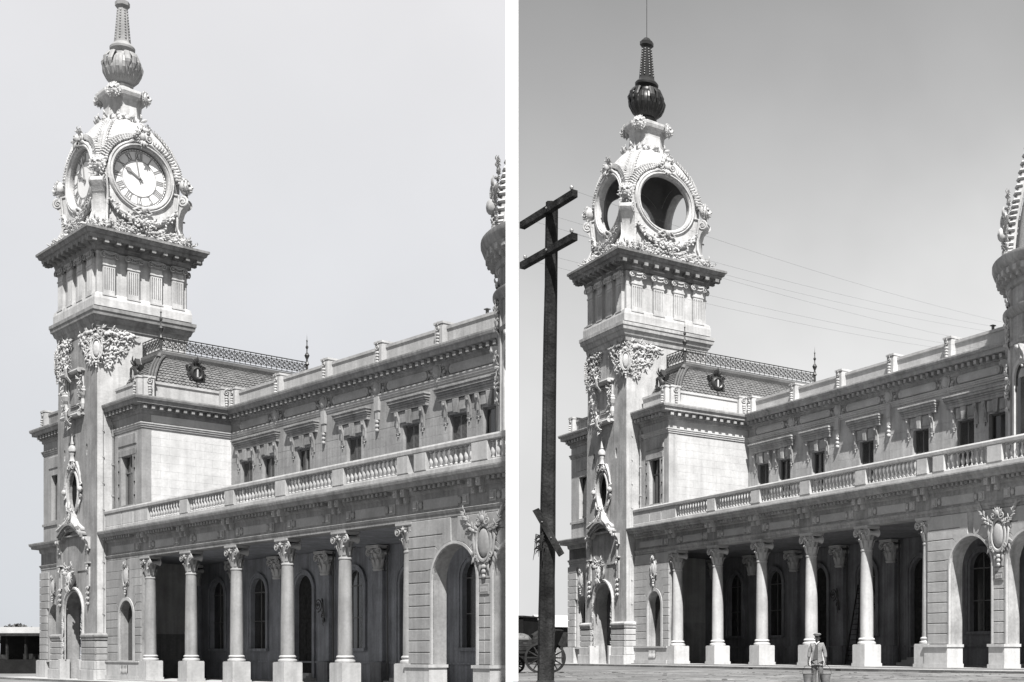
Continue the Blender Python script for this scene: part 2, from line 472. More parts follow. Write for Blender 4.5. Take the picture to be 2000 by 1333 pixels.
def m_lion(s=1.):
    mb = MB(); r = random.Random(3)
    mb.sph((0, -.25 * s, 0), (.46 * s, .36 * s, .5 * s), 12, 8)
    mb.sph((0, -.58 * s, -.14 * s), (.20 * s, .20 * s, .18 * s), 8, 6)
    mb.sph((0, -.64 * s, -.30 * s), (.13 * s, .12 * s, .09 * s), 7, 5)
    mb.tube([(0, -.52 * s, .22 * s), (0, -.68 * s, .02 * s), (0, -.76 * s, -.08 * s)], [.07 * s, .07 * s, .10 * s], 6)
    for sg in (-1, 1):
        mb.tube([(sg * .30 * s, -.50 * s, .10 * s), (sg * .17 * s, -.62 * s, .17 * s), (sg * .05 * s, -.6 * s, .12 * s)], .06 * s, 5)
        mb.sph((sg * .36 * s, -.3 * s, .34 * s), (.11 * s, .08 * s, .13 * s), 7, 5)
    for i in range(26):
        a = PI * 2 * i / 26; q = r.uniform(.9, 1.15)
        if math.sin(a) > -.96: mb.leaf(.34 * s * math.cos(a), .36 * s * math.sin(a), a + r.uniform(-.3, .3), .26 * s * q, y=-.24 * s, w=.17 * s, lift=.35)
    for i in range(12):
        a = PI * 2 * i / 12
        mb.leaf(.26 * s * math.cos(a), .28 * s * math.sin(a), a + r.uniform(-.3, .3), .26 * s, y=-.42 * s, w=.12 * s, lift=.3)
    return mb
def m_strip_drop(w, h, n, seed=2):  # cap, panel and hanging drops beside the portal
    mb = MB()
    mb.spiral(0, -w * .35, w * .35, 1.4, 1, w * .1, -.12, start=PI / 2, n=16)
    mb.box(-w * .6, w * .6, -.22, 0, -w * .08, w * .1)
    for k in range(3): mb.leaf(0, -w * .5, -PI / 2 + (k - 1) * .7, w * .6, y=-.12)
    mb.box(-w * .38, w * .38, -.10, 0, -h * .52, -w * .5)
    for i in range(n):
        z0 = -h * (.52 + .46 * i / n)
        mb.sph((0, -.10, z0 - .12), (w * .26, .12, .15), 7, 5)
        for sg in (-1, 1): mb.leaf(sg * .04, z0 - .02, -PI / 2 + sg * .75, .26, y=-.12, w=.12)
        mb.leaf(0, z0, -PI / 2, .3, y=-.16, w=.12)
    return mb

# ================================================================== CLOCK TOWER
def build_tower(FM, variant):
    T = thing('stone_tower', 'tall pale stone tower with empty round openings in its dome and a black spire' if variant == 'R' else
              'tall pale stone tower with white clock dials in its dome and a light grey spire', 'tower', FM, (-3.9, 3.68, 0))
    C = (-3.68, 3.68)
    dc = -4.2
    # --- shaft
    mb = MB()
    outer = [(-8.1, 0), (dc - 1.87, 0)] + arch(dc, 0, 5.2, 1.87)[1:-1] + [(dc + 1.87, 0), (0, 0), (0, 26.9), (-7.38, 26.9)]
    wall(mb, outer, [oval(-4.3, 14.75, .95, 1.55), oval(-6.2, 17.8, .17, .48, 10)[::1], oval(-1.9, 17.8, .17, .48, 10)], 0, 1.15)
    mb.add([(-8.1, 1.15, 0), (-8.1, 7.36, 0), (-7.38, 7.36, 26.9), (-7.38, 1.15, 26.9), (-7.5, 1.15, 0), (-7.5, 7.36, 0), (-6.9, 7.36, 26.9), (-6.9, 1.15, 26.9)],
           [(0, 1, 2, 3), (4, 7, 6, 5), (0, 4, 5, 1), (2, 6, 7, 3), (1, 5, 6, 2), (0, 3, 7, 4)])
    mb.box(-.7, 0, 1.15, 7.36, 0, 26.9).box(-7.5, -.7, 6.7, 7.36, 0, 26.9)
    ob('tower_shaft', mb, 'trim', T)
    ob('tower_floor', MB().box(-7.4, -.7, 1.15, 6.7, 9.0, 9.2).box(-7.3, -.05, .05, 7.3, 26.9, 28.3), 'stone', T)
    ob('passage_wall', MB().box(-7.4, -.75, 5.2, 5.4, 0, 9.0).box(dc - 2.3, dc - 1.9, 1.2, 5.2, 0, 8.9).box(dc + 1.9, dc + 2.3, 1.2, 5.2, 0, 8.9), 'inner', T)
    # --- ashlar on the side that faces the station wing
    side = ob('ashlar_facing', MB().box(0, .012, .02, 7.34, 3.55, 26.88), 'stone', T)
    k = 0
    z = 3.6
    while z < 26.7:
        h = .66
        hi = min(z + h, 26.86)
        if z > 20.5: xs = [0.02 + (.0 if k % 2 else -.75) + 1.5 * i for i in range(7)]
        else: xs = [0.02, .62 if k % 2 else .95, 1.4] if True else []
        for a, b in zip(xs[:-1], xs[1:]):
            a = max(a, .03); b = min(b, 7.33)
            if b - a < .1: continue
            blk = MB(); blk.T = lambda p: (-p[1], p[0], p[2]); blk.block(rect(a + .005, b - .005, z + .005, hi - .005), -.015, 0, .005)
            ob('ashlar_block', blk, 'stone', side)
        z = hi; k += 1
    # --- rusticated base, front and side
    base = ob('rusticated_base', MB().box(-8.35, dc - 2.0, -.22, 0, 0, 3.3), 'block', T)
    ob('rusticated_base', MB().box(dc + 2.0, .22, -.22, 0, 0, 3.3).box(0, .22, 0, 1.05, 0, 3.3), 'block', T)
    for (x0, x1) in ((-8.42, dc - 1.98), (dc + 1.98, .32)):
        for z0, z1, y in ((0, .78, -.46), (.80, 1.46, -.36), (1.50, 1.93, -.32), (1.98, 2.43, -.32), (2.48, 2.93, -.32)):
            e = (.14 if z1 < .8 else (.04 if z1 < 1.5 else 0))
            ob('base_block', MB().cbox(x0 - (e if x0 < -8 else 0), x1 + (e if x1 > 0 else 0), y, -.2, z0, z1, .03), 'light' if z1 < 1.5 else 'block', base)
    for z0, z1, o in ((0, .78, .46), (.80, 1.46, .36), (1.50, 1.93, .32), (1.98, 2.43, .32), (2.48, 2.93, .32)):
        b2 = MB(); b2.T = lambda p: (-p[1], p[0], p[2]); b2.block(rect(-.26, 1.04, z0, z1), -o, -.2, .03)
        ob('base_block', b2, 'light' if z1 < 1.5 else 'block', base)
    for path in ([(-8.35, -.22), (dc - 2.0, -.22)], [(dc + 2.0, -.22), (.22, -.22), (.22, 1.05)]):
        ob('base_cornice', MB().sweep(path, [(0, 2.98), (.12, 3.05), (.14, 3.22), (.2, 3.3), (.2, 3.42), (0, 3.56), (-.2, 3.56), (-.2, 2.98)]), 'trim', T)
    # --- portal
    mb = MB()
    A = arch(dc, 1.5, 5.2, 1.95, 16)
    mb.tube([(x, -.12, z) for x, z in A], .13, 6)
    mb.tube([(x, -.06, z) for x, z in arch(dc, 1.5, 5.2, 1.72, 16)], .07, 6)
    r = random.Random(4)
    for sg in (-1, 1):
        zz = 1.6
        while zz < 5.2:
            mb.leaf(dc + sg * 1.84, zz, PI / 2 + r.uniform(-1.1, 1.1), .30, y=-.14, w=.13); zz += .16
    P = ob('portal_frame', mb, 'orn', T)
    for sg in (-1, 1):
        ob('jamb_plinth', MB().cbox(dc + sg * 1.87 - .16, dc + sg * 1.87 + .16, -.5, .3, 0, 1.55, .03), 'light', P)
        ob('hanging_drop', MB_cache('strip', lambda: m_strip_drop(.62, 3.5, 4)), 'orn', P, (dc + sg * 2.72, 0, 9.0))
        ob('wall_console', MB_cache('cons1', lambda: m_console(.5, 1.1, .42, 1)), 'orn', P, (dc + sg * 2.72, 0, 11.0))
        ob('panel_strip', MB().box(dc + sg * 2.5 - .09, dc + sg * 2.5 + .09, -.08, 0, 9.0, 10.2), 'trim', P)
    mb = MB(); mb.T = lambda p: (p[0] + dc, p[1] - .1, p[2] + 7.75)
    mb.sph((0, -.2, .1), (.38, .34, .62), 10, 7); r = random.Random(9)
    for i in range(18): mb.leaf(r.uniform(-.3, .3), r.uniform(-.4, .5), -PI / 2 + r.uniform(-.9, .9), .4, y=-.42, w=.15, lift=.3)
    mb.foliage(r, 0, .75, .62, .35, 26, .45, y=-.2)
    for i in range(5): mb.leaf(0, -.3, -PI / 2 + (i - 2) * .35, .75, y=-.3, w=.22)
    for sg in (-1, 1): mb.leaf(sg * .3, .5, (0 if sg > 0 else PI) + sg * .15, .95, y=-.15, w=.3); mb.spiral(sg * .45, .2, .2, 1.3, sg, .05, -.35)
    ob('keystone_mask', mb, 'orn', P, smooth=True)
    ob('impost_band', MB().box(dc - 2.6, dc - .6, -.07, 0, 8.45, 8.56).box(dc + .6, dc + 2.6, -.07, 0, 8.45, 8.56), 'trim', P)
    # hood over the blank panel
    def seg(x0, x1, zc, rise, n=14): return [(x0 + (x1 - x0) * i / n, zc + rise * math.sin(PI * i / n)) for i in range(n + 1)]
    H = ob('segmental_hood', MB().box(dc - 2.3, dc + 2.3, -.3, 0, 11.18, 11.3), 'trim', T)
    for dy, dz, th in ((-.62, 0, .16), (-.5, -.18, .16), (-.34, -.36, .18)):
        up = seg(dc - 2.15, dc + 2.15, 11.35 + dz, .85); dn = [(x, z - th) for x, z in up][::-1]
        ob('hood_moulding', MB().prism(up + dn, dy, 0), 'trim', H)
    # --- oval window
    O = ob('oval_window', MB().tube([(x, -.08, z) for x, z in oval(-4.3, 14.75, 1.02, 1.62, 28)], .12, 7, closed=True), 'orn', T, smooth=True)
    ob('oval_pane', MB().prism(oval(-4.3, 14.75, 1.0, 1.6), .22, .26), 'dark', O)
    mb = MB(); ox = -4.3
    mb.tube([(ox + 1.38 * x, -.08, 14.85 + 1.08 * z) for x, z in [(math.cos(a) * (.95 + .1 * math.sin(3 * a)), math.sin(a) * 1.7) for a in [PI * 2 * i / 30 for i in range(30)]]], .1, 6, closed=True)
    for sg in (-1, 1):
        mb.spiral(ox + sg * .42, 16.75, .36, 1.6, sg, .09, -.22, start=PI / 2)
        mb.sph((ox + sg * 1.55, -.2, 14.8), (.24, .2, .24), 9, 6); mb.spiral(ox + sg * 1.5, 15.2, .2, 1.4, sg, .06, -.12); mb.spiral(ox + sg * 1.5, 14.35, .2, 1.4, -sg, .06, -.12)
        mb.leaf(ox + sg * 1.35, 14.1, -PI / 2 - sg * .35, .9, w=.22, lift=.15)
        mb.tube([(ox + sg * .7, -.10, 17.0), (ox + sg * 1.1, -.12, 16.5), (ox + sg * 1.4, -.12, 15.9), (ox + sg * 1.5, -.12, 15.4)], [.12, .10, .09, .08], 6)
        mb.tube([(ox + sg * .25, -.2, 13.1), (ox + sg * .4, -.25, 12.6), (ox + sg * .8, -.4, 12.2), (ox + sg * 1.9, -.6, 11.75)], [.16, .17, .2, .14], 7)
    mb.prism([(ox - .42, 13.2), (ox + .42, 13.2), (ox + .55, 12.6), (ox + 1.1, 12.15), (ox + 2.0, 11.75), (ox + 2.0, 11.6), (ox - 1.9, 11.6), (ox - 1.9, 11.75), (ox - 1.1, 12.15), (ox - .55, 12.6)], -.3, -.0)
    r = random.Random(5); mb.T = lambda p: (p[0] + ox, p[1], p[2]); mb.foliage(r, -.7, 12.15, .9, .28, 20, .28, y=-.3)
    mb.foliage(r, 0, 13.2, .35, .4, 8, .3, y=-.25); mb.T = None
    ob('scroll_surround', mb, 'orn', O)
    mb = MB(); mb.T = lambda p: (p[0] + ox, p[1] * .8 - .22, p[2] + 17.05)
    mb.T = lambda p: (p[0] * .75 + ox, p[1] * .6 - .16, p[2] * .85 + 17.1)
    mb.lathe([(.42, 0), (.30, .15), (.27, .55), (.36, .7), (.34, .85), (.48, .92), (.52, 1.15), (.34, 1.42), (.20, 1.5), (.26, 1.6), (.16, 1.9), (.06, 2.75), (0, 2.8)], seg=12)
    ob('ball_finial', mb, 'orn', O, smooth=True)
    for x in (-6.2, -1.9):
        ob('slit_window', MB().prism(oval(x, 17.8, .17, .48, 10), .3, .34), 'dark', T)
    # --- framed panel with trophies
    px = -4.1
    Fp = ob('wall_panel_frame', MB().cbox(px - .85, px + .85, -.05, 0, 21.5, 23.2, .03), 'trim', T)
    for a in ((px - 1.25, px + 1.25, 23.55, 23.7), (px - 1.25, px + 1.25, 20.9, 21.05), (px - 1.25, px - 1.1, 21.05, 23.55), (px + 1.1, px + 1.25, 21.05, 23.55), (px - .85, px + .85, 21.35, 21.42)):
        ob('frame_bar', MB().cbox(a[0], a[1], -.1, 0, a[2], a[3], .03), 'trim', Fp)
    for zc, w_ in ((24.0, 1.75), (20.6, 1.65)):
        b = MB().box(px - w_, px + w_, -.42, 0, zc - .16, zc + .18).box(px - w_ - .15, px + w_ + .15, -.3, 0, zc - .05, zc + .05)
        b.T = None
        ob('panel_ledge', b, 'relief', Fp)
        b = MB(); b.tube([(px - 1.7, -.4, zc), (px + 1.7, -.4, zc)], .17, 8, ref=(0, 0, 1)); b.tube([(px - .12, -.55, zc + .55), (px + .05, -.82, zc + .25), (px - .05, -.7, zc - .35), (px + .1, -.4, zc - .75)], [(.16, .1)] * 2 + [(.22, .1), (.1, .06)], 7)
        r = random.Random(int(zc)); b.T = lambda p, zc=zc: (p[0] + px, p[1] - .35, p[2] + zc)
        b.foliage(r, 0, .55 if zc > 22 else -.4, .42, .5, 22, .35)
        ob('ribbon_roll', b, 'orn', Fp)
    for sg in (-1, 1):
        b = MB(); b.T = lambda p, sg=sg: (p[0] + px + sg * 1.62, p[1] - .05, p[2] + 20.9)
        b.lathe([(.12, .1), (.22, .5), (.16, .9), (.30, 1.15), (.42, 1.5), (.34, 1.6), (.36, 1.75), (.12, 1.9), (.08, 2.9), (0, 3.0)], seg=8)
        r = random.Random(11 + sg); b.foliage(r, 0, 2.4, .3, .6, 20, .36, y=-.2); b.foliage(r, 0, .6, .26, .6, 14, .3, y=-.2)
        b.leaf(0, 1.6, sg * .4 + (PI if sg < 0 else 0), .6, y=-.2)
        ob('urn_trophy', b, 'orn', Fp)
    # --- corner cartouches
    for (x, y, rz) in ((0, 0, PI / 4), (-7.4, 0, -PI / 4)):
        K = ob('corner_cartouche', MB_cache('ccart', lambda: m_cartouche(1.2, 3.0, 6)), 'orn', T, (x + .0, y, 25.2), rz)
        b = MB_cache('cfoil', corner_foliage)
        ob('corner_foliage', b, 'orn', K)
    # --- string cornice + belvedere
    sq = [(-7.36, 0), (0, 0), (0, 7.36), (-7.36, 7.36)]
    ob('string_cornice', MB().sweep(sq, [(0, 26.8), (.10, 26.95), (.16, 27.3), (.28, 27.4), (.38, 27.7), (.5, 27.78), (.54, 28.05), (.60, 28.1), (.60, 28.36), (.05, 28.52), (-.3, 28.52), (-.3, 26.8)], True), 'trim', T)
    Bv = ob('belvedere_wall', MB().box(-7.36, 0, 0, 7.36, 28.3, 33.1), 'stone', T)
    ob('belvedere_plinth', MB().sweep(sq, [(0, 28.5), (.34, 28.5), (.34, 29.1), (.26, 29.45), (.0, 29.6), (-.1, 29.6), (-.1, 28.5)], True), 'stone', Bv)
    for (x, y, rz) in ((0, 0, PI / 2), (-7.36, 0, 0), (0, 7.36, PI), (-7.36, 7.36, -PI / 2)):
        for i in range(4):
            d = .94 + 1.88 * i + (-.08 if i == 0 else 0) + (-.06 if i == 3 else 0)
            q = Matrix.Rotation(rz, 3, 'Z') @ Vector((d, 0, 0))
            p_ = ob('pilaster', MB_cache('pil', m_pilaster), 'stone', T, (x + q.x, y + q.y, 29.05), rz)
            ob('scroll_capital', MB_cache('ion', lambda: m_ionic(1.42)), 'relief', p_, (0, -.18, 3.62))
            ob('frieze_block', MB_cache('frb', lambda: MB().box(-.42, .42, -.16, 0, 3.62, 4.0).box(-.5, .5, -.3, 0, 4.0, 4.25)), 'stone', p_)
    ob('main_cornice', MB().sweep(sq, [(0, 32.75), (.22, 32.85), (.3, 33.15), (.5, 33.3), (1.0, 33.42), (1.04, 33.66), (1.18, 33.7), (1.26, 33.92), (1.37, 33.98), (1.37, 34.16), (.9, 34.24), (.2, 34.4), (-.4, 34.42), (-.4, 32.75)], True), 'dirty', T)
    for (x, y, rz) in ((0, 0, PI / 2), (-7.36, 0, 0), (0, 7.36, PI), (-7.36, 7.36, -PI / 2)):
        for i in range(10):
            q = Matrix.Rotation(rz, 3, 'Z') @ Vector((-.6 + i * .95, 0, 0))
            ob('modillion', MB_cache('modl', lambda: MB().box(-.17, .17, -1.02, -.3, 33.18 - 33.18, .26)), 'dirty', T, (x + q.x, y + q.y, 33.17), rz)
    # --- dome shell with four round openings
    prof = [(34.35, 3.62, 9), (35.3, 3.55, 9), (37.0, 3.45, 8), (39.0, 3.48, 7), (40.4, 3.5, 6), (41.4, 3.42, 4.6), (42.3, 3.2, 3.5), (43.0, 2.88, 2.8), (43.6, 2.45, 2.4), (44.2, 1.95, 2.1), (44.7, 1.55, 2.0)]
    def shell(off, z0=0):
        seg = 64; mb = MB(); vs = []; fs = []
        for z, h, n in prof:
            h -= off
            for k in range(seg):
                a = 2 * PI * k / seg; c, s_ = abs(math.cos(a)), abs(math.sin(a))
                q = h / ((c ** n + s_ ** n) ** (1 / n))
                vs.append((C[0] + q * math.cos(a), C[1] + q * math.sin(a), z - off * .3))
        for i in range(len(prof) - 1):
            for k in range(seg):
                k2 = (k + 1) % seg; fs.append((i * seg + k, i * seg + k2, (i + 1) * seg + k2, (i + 1) * seg + k))
        m = len(prof) - 1
        fs.append(tuple(range(seg))[::-1]); fs.append(tuple(m * seg + k for k in range(seg)))
        return mb.add(vs, fs)
    def tmp(mb):
        o = bpy.data.objects.new('tmp', mb.mesh('tmp')); col.objects.link(o); return o
    def holed(o0, o1, mname):
     a_ = tmp(shell(o0)); cuts = [tmp(shell(o1))]
     for ax in (0, 1):
         cb = MB(); cb.T = (lambda p: (C[0] + p[0], C[1] + p[2], 39.3 + p[1])) if ax == 0 else (lambda p: (C[0] + p[2], C[1] + p[0], 39.3 + p[1]))
         cb.lathe([(2.32, -6), (2.32, 6)], seg=40); cuts.append(tmp(cb))
     for c_ in cuts:
         md = a_.modifiers.new('b', 'BOOLEAN'); md.operation = 'DIFFERENCE'; md.object = c_; md.solver = 'EXACT'
     bpy.context.view_layer.update()
     dg = bpy.context.evaluated_depsgraph_get()
     me = bpy.data.meshes.new_from_object(a_.evaluated_get(dg)); me.name = mname
     for o_ in [a_] + cuts: bpy.data.objects.remove(o_, do_unlink=True)
     me.materials.clear()
     me.polygons.foreach_set('use_smooth', [True] * len(me.polygons)); me.set_sharp_from_angle(angle=math.radians(35))
     return me
    me = holed(0, .5, 'dome_shell')
    ob('dome_shade_lining', holed(.503, .58, 'dome_shade_lining'), 'zinc', T)  # dark inner shell added to put the dome's inside shade into colour
    ob('dome_floor', MB().box(C[0] - 2.9, C[0] + 2.9, C[1] - 2.9, C[1] + 2.9, 34.5, 34.7), 'dark', T)  # near-black floor, inside shade in its colour too
    D = ob('dome_shell', me, 'orn', T)
    for rz in (0, PI / 2, PI, 3 * PI / 2):
        f = Matrix.Rotation(rz, 3, 'Z') @ Vector((0, -3.5, 0))
        loc = (C[0] + f.x, C[1] + f.y, 39.3)
        R_ = ob('round_opening_frame', MB_cache('ring', m_ring), 'orn', T, loc, rz, smooth=True)
        for sd_ in (0, 1): ob('dome_hood_rope', MB_cache('rope%d' % sd_, lambda: m_rope(sd_)), 'orn', R_)
        for sd_ in (0, 1): ob('fruit_garland', MB_cache('fruit%d' % sd_, lambda: m_fruit(sd_)), 'orn', R_)
        ob('crest_scroll', MB_cache('crest', m_crest), 'orn', R_)
        ob('ribbon_knot', MB_cache('knot', m_knot), 'orn', R_)
        ob('leaf_festoon', MB_cache('fest', m_festoon), 'orn', R_)
        if variant == 'L': clock(T, loc, rz)
        fd = Matrix.Rotation(rz + PI / 4, 3, 'Z') @ Vector((0, -4.45, 0))
        V_ = ob('corner_volute', MB_cache('cvol', m_corner_volute), 'orn', T, (C[0] + fd.x, C[1] + fd.y, 34.35), rz + PI / 4)
        ob('corner_mask', MB_cache('mask', lambda: m_lion(1.2)), 'orn', V_, (0, -.35, 5.0))
        ob('beaded_strap', MB_cache('strap', m_strap), 'orn', V_)
        fn = Matrix.Rotation(rz + PI / 4, 3, 'Z') @ Vector((0, -1.55, 0))
        ob('lion_head', MB_cache('lion', lambda: m_lion(1.05)), 'orn', T, (C[0] + fn.x, C[1] + fn.y, 46.5), rz + PI / 4)
    mb = MB(); mb.lathe([(1.62, 44.3), (1.52, 44.8), (1.45, 45.6), (1.5, 46.0), (1.62, 46.2), (1.85, 46.3), (1.95, 46.55), (1.95, 46.75), (1.4, 46.95), (1.2, 47.1), (0, 47.12)], C[0], C[1], 8, rot=PI / 8)
    ob('dome_neck', mb, 'orn', T)
    mb = MB(); r = random.Random(12)
    for i in range(70):
        a = 2 * PI * i / 70
        mb.T = (lambda p, a=a: (C[0] + math.cos(a) * (1.75 - p[1]) - math.sin(a) * p[0], C[1] + math.sin(a) * (1.75 - p[1]) + math.cos(a) * p[0], p[2] + 44.25))
        mb.leaf(0, r.uniform(-.45, .25), PI / 2 + r.uniform(-1.2, 1.2), r.uniform(.35, .7), y=-.02 - .25 * (i % 3 == 0), w=.24, lift=.5)
    ob('acanthus_collar', mb, 'orn', T)
    # --- spire
    sp = 'black' if variant == 'R' else 'grey'
    mb = MB(); mb.lathe([(.95, 47.0), (.98, 47.15), (.78, 47.35), (.86, 47.5), (.72, 47.6), (.9, 47.75), (1.25, 48.15), (1.47, 48.6), (1.5, 49.0), (1.36, 49.45), (1.05, 49.8), (.8, 49.95), (.74, 50.25), (.84, 50.35), (.98, 50.45), (1.0, 50.62), (.86, 50.8), (.74, 50.9), (.66, 51.0)], C[0], C[1], 24)
    Sp = ob('spire_bulb', mb, sp, T, smooth=True)
    mb = MB(); mb.lathe([(.68, 50.95), (.66, 51.05), (.40, 53.85), (.5, 53.95), (.58, 54.0), (.58, 54.3), (.5, 54.36), (.28, 54.62), (.0, 54.78)], C[0], C[1], 8, rot=PI / 8)
    ob('spire_shaft', mb, sp, T)
    for k in range(8):
        a = 2 * PI * k / 8; mb = MB()
        for i in range(11):
            t = (i + .5) / 11; rr = .60 - .22 * t
            mb.sph((C[0] + rr * math.cos(a), C[1] + rr * math.sin(a), 51.2 + 2.5 * t), (.085, .085, .10), 6, 4)
        ob('bead_strip', mb, sp, Sp)
    mb = MB()
    for k in range(4):
        a = PI / 4 + PI / 2 * k - .6
        for j in (-.32, 0, .32):
            c, s_ = math.cos(a + j), math.sin(a + j); q = 1.06 - abs(j) * .05
            pts = [(C[0] + c * .8 * q, C[1] + s_ * .8 * q, 49.95), (C[0] + c * 1.25, C[1] + s_ * 1.25, 49.95), (C[0] + c * 1.62, C[1] + s_ * 1.62, 49.5 - abs(j)), (C[0] + c * 1.6, C[1] + s_ * 1.6, 49.0), (C[0] + c * 1.5, C[1] + s_ * 1.5, 48.6)]
            mb.tube(pts, [(.13, .05), (.26, .07), (.24, .07), (.2, .06), (.05, .03)], 6, ref=(c, s_, .5))
    ob('acanthus_leaf', mb, sp, Sp)
    mb = MB()
    for k in range(18):
        a = 2 * PI * k / 18; c, s_ = math.cos(a), math.sin(a)
        mb.tube([(C[0] + c * q, C[1] + s_ * q, z) for q, z in ((.86, 47.75), (1.24, 48.15), (1.46, 48.6), (1.5, 49.0), (1.37, 49.45), (1.06, 49.8))], [(.05, .04), (.12, .07), (.15, .08), (.15, .08), (.13, .07), (.05, .04)], 6, ref=(c, s_, .01))
    ob('gadroon_ribs', mb, sp, Sp, kind='stuff')
    if variant == 'R':
        ob('lightning_rod', MB().tube([(C[0], C[1], 54.7), (C[0], C[1], 60.5)], .03, 6), 'black', T)
    # --- rainwater pipes
    mb = MB()
    mb.tube([(.42, 1.05 + .02, 12.9 + 6.6), (.42, 1.07, .1)], .075, 8)
    for z in (18.6, 16.4, 14.0, 12.0, 9.0, 6.0, 3.0, 1.4): mb.lathe([(.075, z), (.12, z), (.12, z + .14), (.075, z + .14)], .42, 1.07, 8)
    ob('rainwater_pipe', mb, 'trim', T)
    mb = MB(); mb.tube([(.06, .45, 20.6), (.06, .5, 1.6)], .03, 5)
    for z in range(3, 20, 2): mb.box(.02, .10, .42, .54, z, z + .1)
    ob('lightning_conductor', mb, 'relief', T)
    return T

_cache = {}
def MB_cache(key, fn):
    if key not in _cache:
        o = fn(); _cache[key] = o.mesh(key, smooth=True)
    me = _cache[key]
    return me
def corner_foliage():
    mb = MB(); r = random.Random(21)
    for sg in (-1, 1):
        # frame rotated 45deg relative to the wall: each wing follows its own wall
        mb.T = (lambda p, sg=sg: (.7071 * (p[0] - sg * p[1]), .7071 * (abs(p[0]) + p[1]), p[2]))
        def keep(x, z): return z < 1.7 and z > -1.7 + (abs(x) - .3) * 1.05
        mb.foliage(r, sg * 1.45, .4, 1.75, 1.9, 210, .40, y=-.03, keep=keep, lift=.32, out=False)
        for i in range(9): mb.leaf(sg * (.5 + .26 * i), 1.45 + r.uniform(-.1, .1), (0 if sg > 0 else PI) + sg * r.uniform(-.4, .1), .5, y=-.1, w=.24)
        for i in range(6): mb.sph((sg * r.uniform(.4, 2.4), -.16, r.uniform(.5, 1.4)), r.uniform(.1, .17), 7, 5)
    mb.T = None
    return mb
def m_pilaster():
    mb = MB(); w = .47
    mb.box(-w, w, -.17, 0, 0, 3.3)
    for i in range(6):
        x = -w + .055 + i * (2 * w - .11) / 5
        mb.box(x - .05, x + .05, -.25, -.17, .75, 2.45)
    mb.box(-w, w, -.25, -.17, 0, .75).box(-w, w, -.25, -.17, 2.45, 3.3).box(-w - .05, w + .05, -.30, 0, 2.62, 2.74).box(-w - .08, w + .08, -.33, 0, .3, .42)
    return mb
def m_ring():
    mb = MB(); mb.T = lambda p: (p[0], p[2], p[1])
    mb.lathe([(2.30, .5), (2.26, .1), (2.34, -.02), (2.40, -.02), (2.42, -.14), (2.5, -.14), (2.56, -.06), (2.66, -.12), (2.74, -.06), (2.80, .08), (2.86, .3), (2.86, .9)], seg=48, cap=False)
    return mb
def m_rope(side=0):
    mb = MB()
    for a0, a1 in (((8, 82), (98, 172))[side],):
        pts = []
        for i in range(20):
            a = math.radians(a0 + (a1 - a0) * i / 19)
            up = max(0, math.sin(a)); pts.append(Vector((3.28 * math.cos(a), .35 - .25 * up + .30 * up * up, 3.3 * math.sin(a) - .15)))
        mb.tube(pts, [(.2, .34)] * 20, 8)
        for i in range(19):
            t = i / 18; a = math.radians(a0 + (a1 - a0) * t); up = math.sin(a)
            c = Vector((3.28 * math.cos(a), .35 - .25 * up + .30 * up * up - .02, 3.3 * math.sin(a) - .15))
            mb.tube([c + Vector((math.cos(a) * .26, .1, math.sin(a) * .26)), c + Vector((math.cos(a) * .15, -.30, math.sin(a) * .15)), c + Vector((-math.cos(a) * .15, -.33, -math.sin(a) * .15)), c - Vector((math.cos(a) * .26, -.1, math.sin(a) * .26))], .085, 5)
    return mb
def m_fruit(side=0):
    mb = MB(); r = random.Random(8)
    for a0, a1 in (((10, 70), (110, 170))[side],):
        for i in range(15):
            a = math.radians(a0 + (a1 - a0) * i / 14); up = math.sin(a)
            mb.sph((2.98 * math.cos(a), .0 + .18 * up * up, 2.98 * math.sin(a)), r.uniform(.12, .18), 6, 4)
            if i % 2: mb.leaf(3.0 * math.cos(a), 3.0 * math.sin(a), a + r.uniform(-1, 1), .3, y=.12 + .18 * up * up)
    return mb
def m_crest():
    mb = MB(); r = random.Random(18)
    for sg in (-1, 1):
        mb.spiral(sg * .55, 2.98, .36, 1.7, sg, .09, -.12, start=-PI / 2)
        mb.tube([(sg * .2, 0, 2.75), (sg * .8, -.1, 2.62), (sg * 1.3, 0, 2.3)], [.1, .13, .05], 6)
    mb.T = lambda p: (p[0], p[1], p[2])
    mb.foliage(r, 0, 3.2, .6, .55, 34, .42, y=.05, lift=.6)
    mb.sph((0, -.2, 3.05), (.24, .22, .34), 9, 6)
    for i in range(3): mb.leaf(0, 2.8, -PI / 2 + (i - 1) * .5, .55, y=-.2, w=.22)
    return mb
def m_knot():
    mb = MB()
    # ribbon knot at the foot of the ring
    mb.tube([(-.75, -.15, -2.75), (-.3, -.3, -2.5), (0, -.35, -2.62), (.3, -.3, -2.5), (.75, -.15, -2.75), (.4, -.2, -2.95), (0, -.3, -2.7), (-.4, -.2, -2.95)], .11, 6, closed=True)
    mb.sph((0, -.35, -2.65), (.22, .18, .25), 8, 5)
    return mb
